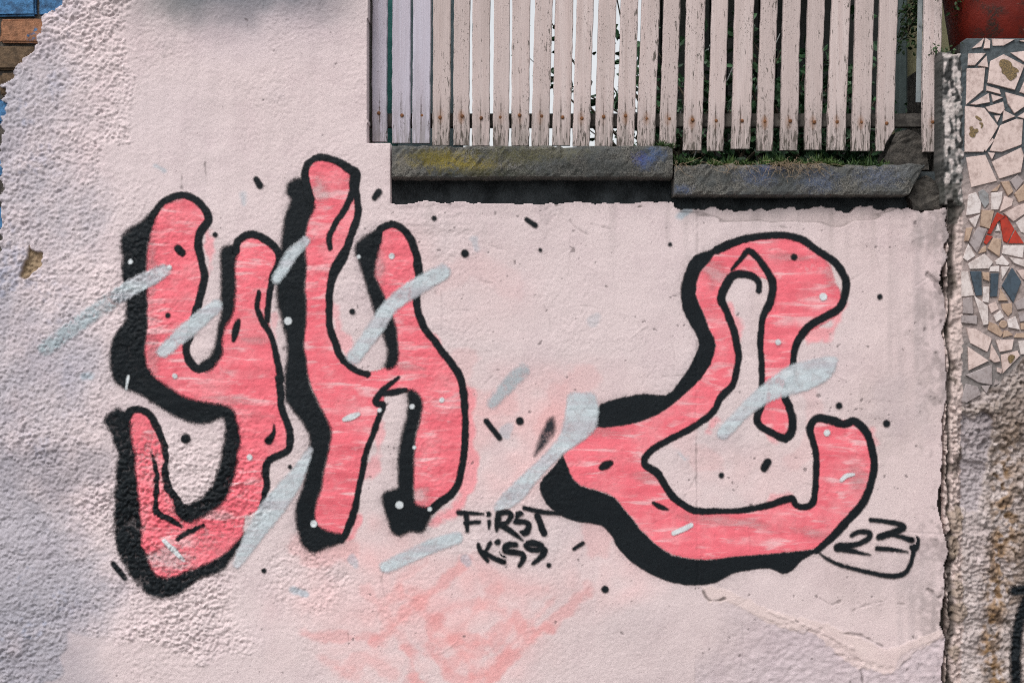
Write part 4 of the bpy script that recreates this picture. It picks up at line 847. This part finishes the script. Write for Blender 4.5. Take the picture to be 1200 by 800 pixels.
# printed motifs on three tiles
def gold_mat():
    t = NT('gold brown print'); p = t.pos(); t.base(t.mix(t.ramp(t.noise(p, 330, 4, .7, 1.5), .42, .58), (.27, .18, .08), (.05, .042, .03))); t.b.inputs['Roughness'].default_value = .35; return t.m
M['gold'] = gold_mat()
def motif(ti, shapes, name):
    o, c = tl[ti]
    for pts in shapes:
        q = cr(pts, 3, True); me = pymesh([((p[0] - c[0]) * S, -o['hh'] - .0016, -(p[1] - c[1]) * S) for p in q], [tuple(range(len(q)))]); link(name, me, M['gold'], o)
motif(7, [c5((360,130),(375,122),(400,128),(415,140),(420,155),(440,165),(450,180),(438,185),(440,200),(425,215),(410,222),(395,210),(385,195),(370,185),(368,165),(358,150))], 'printed_rose')
motif(15, [c5((218,440),(232,436),(240,448),(256,446),(260,460),(248,470),(244,484),(228,486),(216,472),(222,458)), c5((245,392),(254,386),(276,404),(268,410)), c5((262,420),(276,418),(284,430),(276,444),(270,440),(274,430))], 'printed_clover')
motif(82, [c7((435,140),(448,128),(465,135),(460,150),(448,165),(438,158))], 'printed_rose')
for o, c in tl: del o['hh']
# black tag at the pillar's foot
tg = [Stroke([(1187,692,5),(1200,690,6),(1222,688,5)]), Stroke([(1206,694,6),(1196,720,6),(1190,760,6),(1190,815,6)])]
bb_ = bbu(tg, 0); tag(paint(PIL, 'graffiti_tag', tg, 'blacksoft', 3, margin=3.6), 'black spray painted tag stroke on the crumbling pillar', 'graffiti')

# ------------------------------------------------------------------ flower pot with trailing plant
M['pot'] = stone_mat('red glazed pot', (.085, .006, .003), (.15, .012, .005), 7, .002, .5, [((.02, .014, .01), 16, .5, .66, .9), ((.2, .17, .14), 30, .66, .74, .8)])
M['soil'] = stone_mat('potting soil', (.02, .015, .01), (.05, .04, .03), 90, .01)
def leaf_mat(name, c1, c2):
    t = NT(name); p = t.pos(); t.base(t.mix(t.ramp(t.noise(p, 25, 3), .35, .65), c1, c2)); t.b.inputs['Roughness'].default_value = .5
    return t.m
M['leaf'] = leaf_mat('dark leaf', (.025, .055, .022), (.05, .10, .035))
M['leaf2'] = leaf_mat('bush leaf', (.018, .052, .025), (.05, .12, .05))
M['stem'] = stone_mat('brown stem', (.03, .025, .018), (.08, .065, .045), 60, .002)
M['root'] = stone_mat('dry root', (.17, .12, .075), (.32, .25, .18), 60, .002)
def leaves_mesh(items, rnd):
    V, Fc = [], []
    for (p, size, dr) in items:
        d = Vector(dr).normalized(); sd2 = d.cross(Vector((rnd.gauss(0, 1), rnd.gauss(0, 1), rnd.gauss(0, 1)))).normalized(); nn = d.cross(sd2)
        k0 = len(V)
        for (u, v_, h_) in ((0, 0, 0), (.35, .26, .06), (.75, .2, .04), (1, 0, -.08), (.75, -.2, .04), (.35, -.26, .06), (.5, 0, 0)):
            V.append(p + d * (u * size) + sd2 * (v_ * size) + nn * (h_ * size))
        Fc += [(k0, k0 + 1, k0 + 6), (k0 + 1, k0 + 2, k0 + 6), (k0 + 2, k0 + 3, k0 + 6), (k0 + 3, k0 + 4, k0 + 6), (k0 + 4, k0 + 5, k0 + 6), (k0 + 5, k0, k0 + 6)]
    return pymesh(V, Fc)
def tube(V, Fc, pts, r0, r1, n=5):
    k0 = len(V); m = len(pts)
    for i, p in enumerate(pts):
        d = (pts[min(i + 1, m - 1)] - pts[max(i - 1, 0)]).normalized(); u = d.orthogonal().normalized(); v = d.cross(u); r = r0 + (r1 - r0) * i / max(1, m - 1)
        for j in range(n): a = 2 * math.pi * j / n; V.append(p + u * (r * math.cos(a)) + v * (r * math.sin(a)))
    for i in range(m - 1):
        for j in range(n): j2 = (j + 1) % n; Fc.append((k0 + i * n + j, k0 + i * n + j2, k0 + i * n + n + j2, k0 + i * n + n + j))
pc = at(1197, 46, .0); pc = Vector((pc.x, .165, pc.z))
pot = empty('flower_pot', pc); tag(pot, 'red glazed flower pot with trailing plant on top of the mosaic pillar', 'flower pot')
V, Fc = [], []; prof = [(.0, .0), (.145, .0), (.152, .008), (.166, .10), (.18, .2), (.192, .27), (.21, .275), (.212, .31), (.195, .312), (.188, .28), (.0, .27)]; n = 40
for r, z in prof:
    for j in range(n): V.append((r * math.cos(2 * math.pi * j / n), r * math.sin(2 * math.pi * j / n), z))
for i in range(len(prof) - 1):
    for j in range(n): j2 = (j + 1) % n; Fc.append((i * n + j, i * n + j2, i * n + n + j2, i * n + n + j))
link('pot_body', pymesh(V, Fc, True), M['pot'], pot)
rnd = random.Random(11); V, Fc, items = [], [], []
for s_ in range(24):
    ang = rnd.uniform(math.pi * .8, math.pi * 1.25) if s_ < 15 else rnd.uniform(0, 6.28); p = Vector((.17 * math.cos(ang), .17 * math.sin(ang), .30)); pts = [Vector((p.x * .5, p.y * .5, .28)), p]
    ln = rnd.randint(6, 10) if s_ < 15 else 4
    for q in range(ln):
        p = p + Vector((math.cos(ang) * .013 + rnd.gauss(0, .012), math.sin(ang) * .010 + rnd.gauss(0, .012), -.03 + rnd.gauss(0, .006) if q > 0 else .01)); pts.append(p)
    tube(V, Fc, pts, .0022, .0012)
    for p in pts[1:]:
        for _ in range(9): items.append((p + Vector((rnd.gauss(0, .014), rnd.gauss(0, .014), rnd.gauss(0, .014))), rnd.uniform(.012, .022), (rnd.gauss(0, 1), rnd.gauss(0, 1), rnd.gauss(-.3, .8))))
link('vine_stems', pymesh(V, Fc), M['stem'], pot); link('foliage', leaves_mesh(items, rnd), M['leaf'], pot)
# tuft growing on the ledge beside the pillar
V, Fc, items, stems_ = [], [], [], []; b_ = at(1112, 63, .02)
for s_ in range(7):
    p = b_ + Vector((rnd.gauss(0, .018), rnd.uniform(0, .02), 0)); q = p + Vector((rnd.gauss(0, .01), rnd.gauss(0, .005), rnd.uniform(.008, .024))); stems_.append([p - b_, (p + q) / 2 - b_ + Vector((.002, 0, 0)), q - b_])
    for _ in range(9): items.append((q + Vector((rnd.gauss(0, .006), rnd.gauss(0, .006), rnd.gauss(-.004, .006))), rnd.uniform(.007, .012), (rnd.gauss(0, 1), rnd.gauss(0, 1), rnd.gauss(.3, .8))))
wd_ = empty('weed_tuft', b_); tag(wd_, 'tiny dark weed growing on the grey shoulder of the pillar', 'weed')

for q in stems_:
    V, Fc = [], []; tube(V, Fc, q, .0012, .0008); link('stem', pymesh(V, Fc), M['stem'], wd_)
link('foliage', leaves_mesh([(p - b_, s2, d) for p, s2, d in items], rnd), M['leaf'], wd_)

# ------------------------------------------------------------------ grass, moss and roots along the ledge
rnd = random.Random(21); V, Fc = [], []
def zled(px): return at(px, 192.5 if px > 789 else 170.5, -.04).z
dens_ = [(790,3),(802,2.4),(830,1.2),(860,1.0),(905,3),(950,3),(975,2),(1000,.6),(1045,.4)]
for _ in range(11000):
    px = rnd.uniform(770, 1050)
    if rnd.random() > np.interp(px, [d[0] for d in dens_], [d[1] for d in dens_]) / 3: continue
    p = at(px, 192, 0); yv = rnd.uniform(-.028, .05); z = zled(px) - .001 if px > 789 else zled(px) - .001
    cl = math.sin(px * .31) + math.sin(px * .117 + 2) + .8 * math.sin(px * .73)
    if cl < -.2 + rnd.gauss(0, .7): continue
    hgt = rnd.uniform(.003, .016) * (1.0 + .35 * max(cl, 0)) * (1 + (yv > .0) * .6); a_ = rnd.uniform(0, 6.28); ww = rnd.uniform(.0014, .0034); ln = Vector((rnd.gauss(0, .009), rnd.gauss(-.003, .006), hgt))
    p = Vector((p.x, yv, z)); u = Vector((math.cos(a_) * ww, math.sin(a_) * ww, 0)); k0 = len(V)
    V += [p - u, p + u, p + ln * .6 + u * .8, p + ln * .6 - u * .8, p + ln + Vector((rnd.gauss(0, .004), rnd.gauss(0, .004), -.002))]; Fc += [(k0, k0 + 1, k0 + 2, k0 + 3), (k0 + 3, k0 + 2, k0 + 4)]
M['grass'] = leaf_mat('moss green', (.016, .042, .012), (.055, .09, .022))
tag(link('grass', pymesh(V, Fc), M['grass']), 'low green grass and moss growing along the ledge under the pickets', 'grass', kind='stuff')
V, Fc = [], []
for _ in range(90):
    px = rnd.gauss(922, 17) if rnd.random() < .7 else rnd.choice([rnd.gauss(795, 5), rnd.gauss(860, 14), rnd.gauss(950, 10)])
    z = zled(max(px, 791)); p = Vector((at(px, 192).x, rnd.uniform(-.035, -.01), z + .002)); pts = [p]; dx = rnd.gauss(0, .009)
    for q in range(rnd.randint(3, 7)):
        yy2 = min(pts[-1].y - .008, -.047) if q else -.045
        pts.append(Vector((pts[-1].x + dx + rnd.gauss(0, .005), max(-.056, -.046 - rnd.random() * .006), pts[-1].z + rnd.gauss(-.0035, .006)))); dx = dx * .7 + rnd.gauss(0, .004)
    tube(V, Fc, pts, .0008, .0005, 4)
tag(link('roots', pymesh(V, Fc), M['root']), 'tangle of dry pale roots hanging over the blue stained slab', 'roots', kind='stuff')

# ------------------------------------------------------------------ raised garden and buildings behind the fence
zg = at(700, 197, 0).z
M['soilbed'] = stone_mat('garden soil', (.03, .025, .018), (.07, .055, .04), 12, .02)
tag(link('garden_terrace', box_mesh(-6, 7, .345, 9, .0, zg), M['soilbed']), 'raised garden soil behind the wall', 'ground', kind='structure')
M['olive'] = stone_mat('olive plaster', (.13, .125, .07), (.165, .155, .092), 8, .003)
M['shadewood'] = stone_mat('shade dark timber', (.006, .0075, .007), (.016, .018, .016), 14, .004)  # near-black tone stands in for the shade inside the porch
M['roofing'] = stone_mat('grey roof sheet', (.08, .085, .09), (.14, .14, .14), 10, .003)
sh_ = empty('garden_shed', (at(1000, 0, 1.6).x, 1.6, zg)); tag(sh_, 'olive plastered shed with an added roof and shade dark boards behind the fence', 'shed'); so = sh_.location
def sbox(nm, x0, x1, Y0, Y1, z0, z1, mat): link(nm, box_mesh(x0 - so.x, x1 - so.x, Y0 - so.y, Y1 - so.y, z0 - so.z, z1 - so.z, .006, 1), mat, sh_)
xo = at(1046, 0, .75).x
sbox('wall', xo, 3.2, .75, .87, zg, 4.4, M['olive']); sbox('side_wall', xo + .01, xo + .12, .875, 2.6, zg, 4.4, M['shadewood'])
xl = at(756, 0, 2.5).x
nb = 9
for i in range(nb):
    wv = (xo - xl) / nb; sbox('board', xl + i * wv + .003, xl + (i + 1) * wv - .003, 2.5, 2.54, zg, 4.4, M['shadewood'])
sbox('back_wall', xl + .01, xo + .1, 2.545, 2.6, zg, 4.39, M['shadewood'])
sbox('roof', xl - .1, 3.3, .42, 2.75, 4.41, 4.52, M['roofing'])  # unseen roof, added to keep the bushes in shade
sbox('shade_strip', at(1052, 0, .7).x, at(1062, 0, .7).x, .68, .745, zg, 4.4, stone_mat('grey green shade', (.035, .05, .05), (.06, .08, .08), 20, .001))  # dark strip added for the shaded edge of the olive wall
# neighbour's painted house behind the lilac pickets
M['teal'] = stone_mat('teal paint', (.02, .10, .10), (.04, .15, .14), 20, .002)
M['bluegrey'] = stone_mat('blue grey wall', (.06, .09, .10), (.10, .135, .15), 8, .003)
M['orange'] = stone_mat('orange plaster', (.45, .12, .05), (.5, .17, .08), 10, .002)
hs_ = empty('neighbour_house', (at(470, 0, 1.2).x, 1.2, zg)); tag(hs_, 'blue grey house wall with teal post behind the lilac pickets', 'house'); so = hs_.location
def hbox(nm, x0, x1, Y0, Y1, z0, z1, mat): link(nm, box_mesh(x0 - so.x, x1 - so.x, Y0 - so.y, Y1 - so.y, z0 - so.z, z1 - so.z, .006, 1), mat, hs_)
hbox('wall', -3, at(541, 0, 1.2).x, 1.2, 1.4, zg, 4.6, M['bluegrey'])
hbox('post', at(447, 0, .9).x, at(464, 0, .9).x, .9, 1.0, zg, 4.6, M['teal'])
hbox('roof', -3.1, at(552, 0, 1.0).x, .85, 1.5, 4.61, 4.7, M['roofing'])
V, Fc, it2 = [], [], []
def build_bush(name, label, xs, n, ymin, ymax, z0, z1, seed, dense=1.0):
    rnd = random.Random(seed); b = Vector((at((xs[0] + xs[1]) / 2, 0, (ymin + ymax) / 2).x, (ymin + ymax) / 2, zg)); V, Fc, items = [], [], []
    for i in range(n):
        px = rnd.uniform(*xs); yv = rnd.uniform(ymin, ymax); p = Vector((at(px, 0, yv).x, yv, zg - .01)) - b; pts = [p]; top = rnd.uniform(z0, z1)
        lean = rnd.gauss(0, .05)
        for q in range(6): p = p + Vector((lean + rnd.gauss(0, .02), rnd.gauss(0, .02), top / 6)); pts.append(p)
        tube(V, Fc, pts, .007, .002)
        for q in range(int(46 * dense)):
            t = rnd.random() ** .8; k_ = min(5, int(t * 6)); p = pts[k_].lerp(pts[k_ + 1], t * 6 - k_)
            items.append((p + Vector((rnd.gauss(0, .04), rnd.gauss(0, .04), rnd.gauss(0, .02))), rnd.uniform(.03, .06), (rnd.gauss(0, 1), rnd.gauss(0, .8), rnd.gauss(.1, .7))))
    e = empty(name, b); tag(e, label, 'bush', 'bushes behind the fence'); link('stems', pymesh(V, Fc), M['stem'], e); link('foliage', leaves_mesh(items, rnd), M['leaf2'], e)
build_bush('garden_bush', 'dark green leafy bush behind the pickets above the blue stained slab', (790, 960), 30, .45, 1.1, .25, .62, 5)
build_bush('garden_bush', 'thin dark bush behind the pickets beside the bright gaps', (752, 805), 12, .55, 1.2, .2, .75, 6, .8)
build_bush('garden_bush', 'low dark bush in front of the olive shed wall', (950, 1045), 12, .3, .65, .1, .3, 8)
M['cane'] = stone_mat('grey cane', (.12, .13, .13), (.2, .21, .2), 20, .001)
# pale slanting cane among the leaves
V, Fc = [], []; p0, p1 = at(775, 108, .6), at(905, 40, .9); p0.z = zg + .0
for q in range(3):
    V2, F2 = [], []; a_, b_ = at(790 + q * 38, 150, .5 + q * .06), at(838 + q * 38, 40, .72 + q * .06); a_ = a_ + (a_ - b_) * ((a_.z - zg) / (b_.z - a_.z)); c0 = a_.copy()
    tube(V2, F2, [a_ - c0, (a_ + b_) / 2 - c0, b_ - c0], .003, .002, 6); o = link('garden_cane', pymesh(V2, F2, True), M['cane'], None, c0)
    tag(o, 'thin pale cane leaning among the bushes behind the fence', 'cane', 'canes among the bushes')

# ------------------------------------------------------------------ pavement and street
M['pave'] = stone_mat('concrete pavement', (.20, .19, .18), (.28, .27, .25), 6, .003)
M['asphalt'] = stone_mat('asphalt', (.04, .04, .042), (.065, .065, .065), 60, .004)
tag(link('street', pymesh([(-60, -60, -.13), (60, -60, -.13), (60, 60, -.13), (-60, 60, -.13)], [(0, 1, 2, 3)]), M['asphalt']), 'grey street', 'street', kind='structure')
tag(link('pavement', box_mesh(-12, 12, -1.7, .3, -.12, .0, .01, 2), M['pave']), 'concrete pavement', 'pavement', kind='structure')
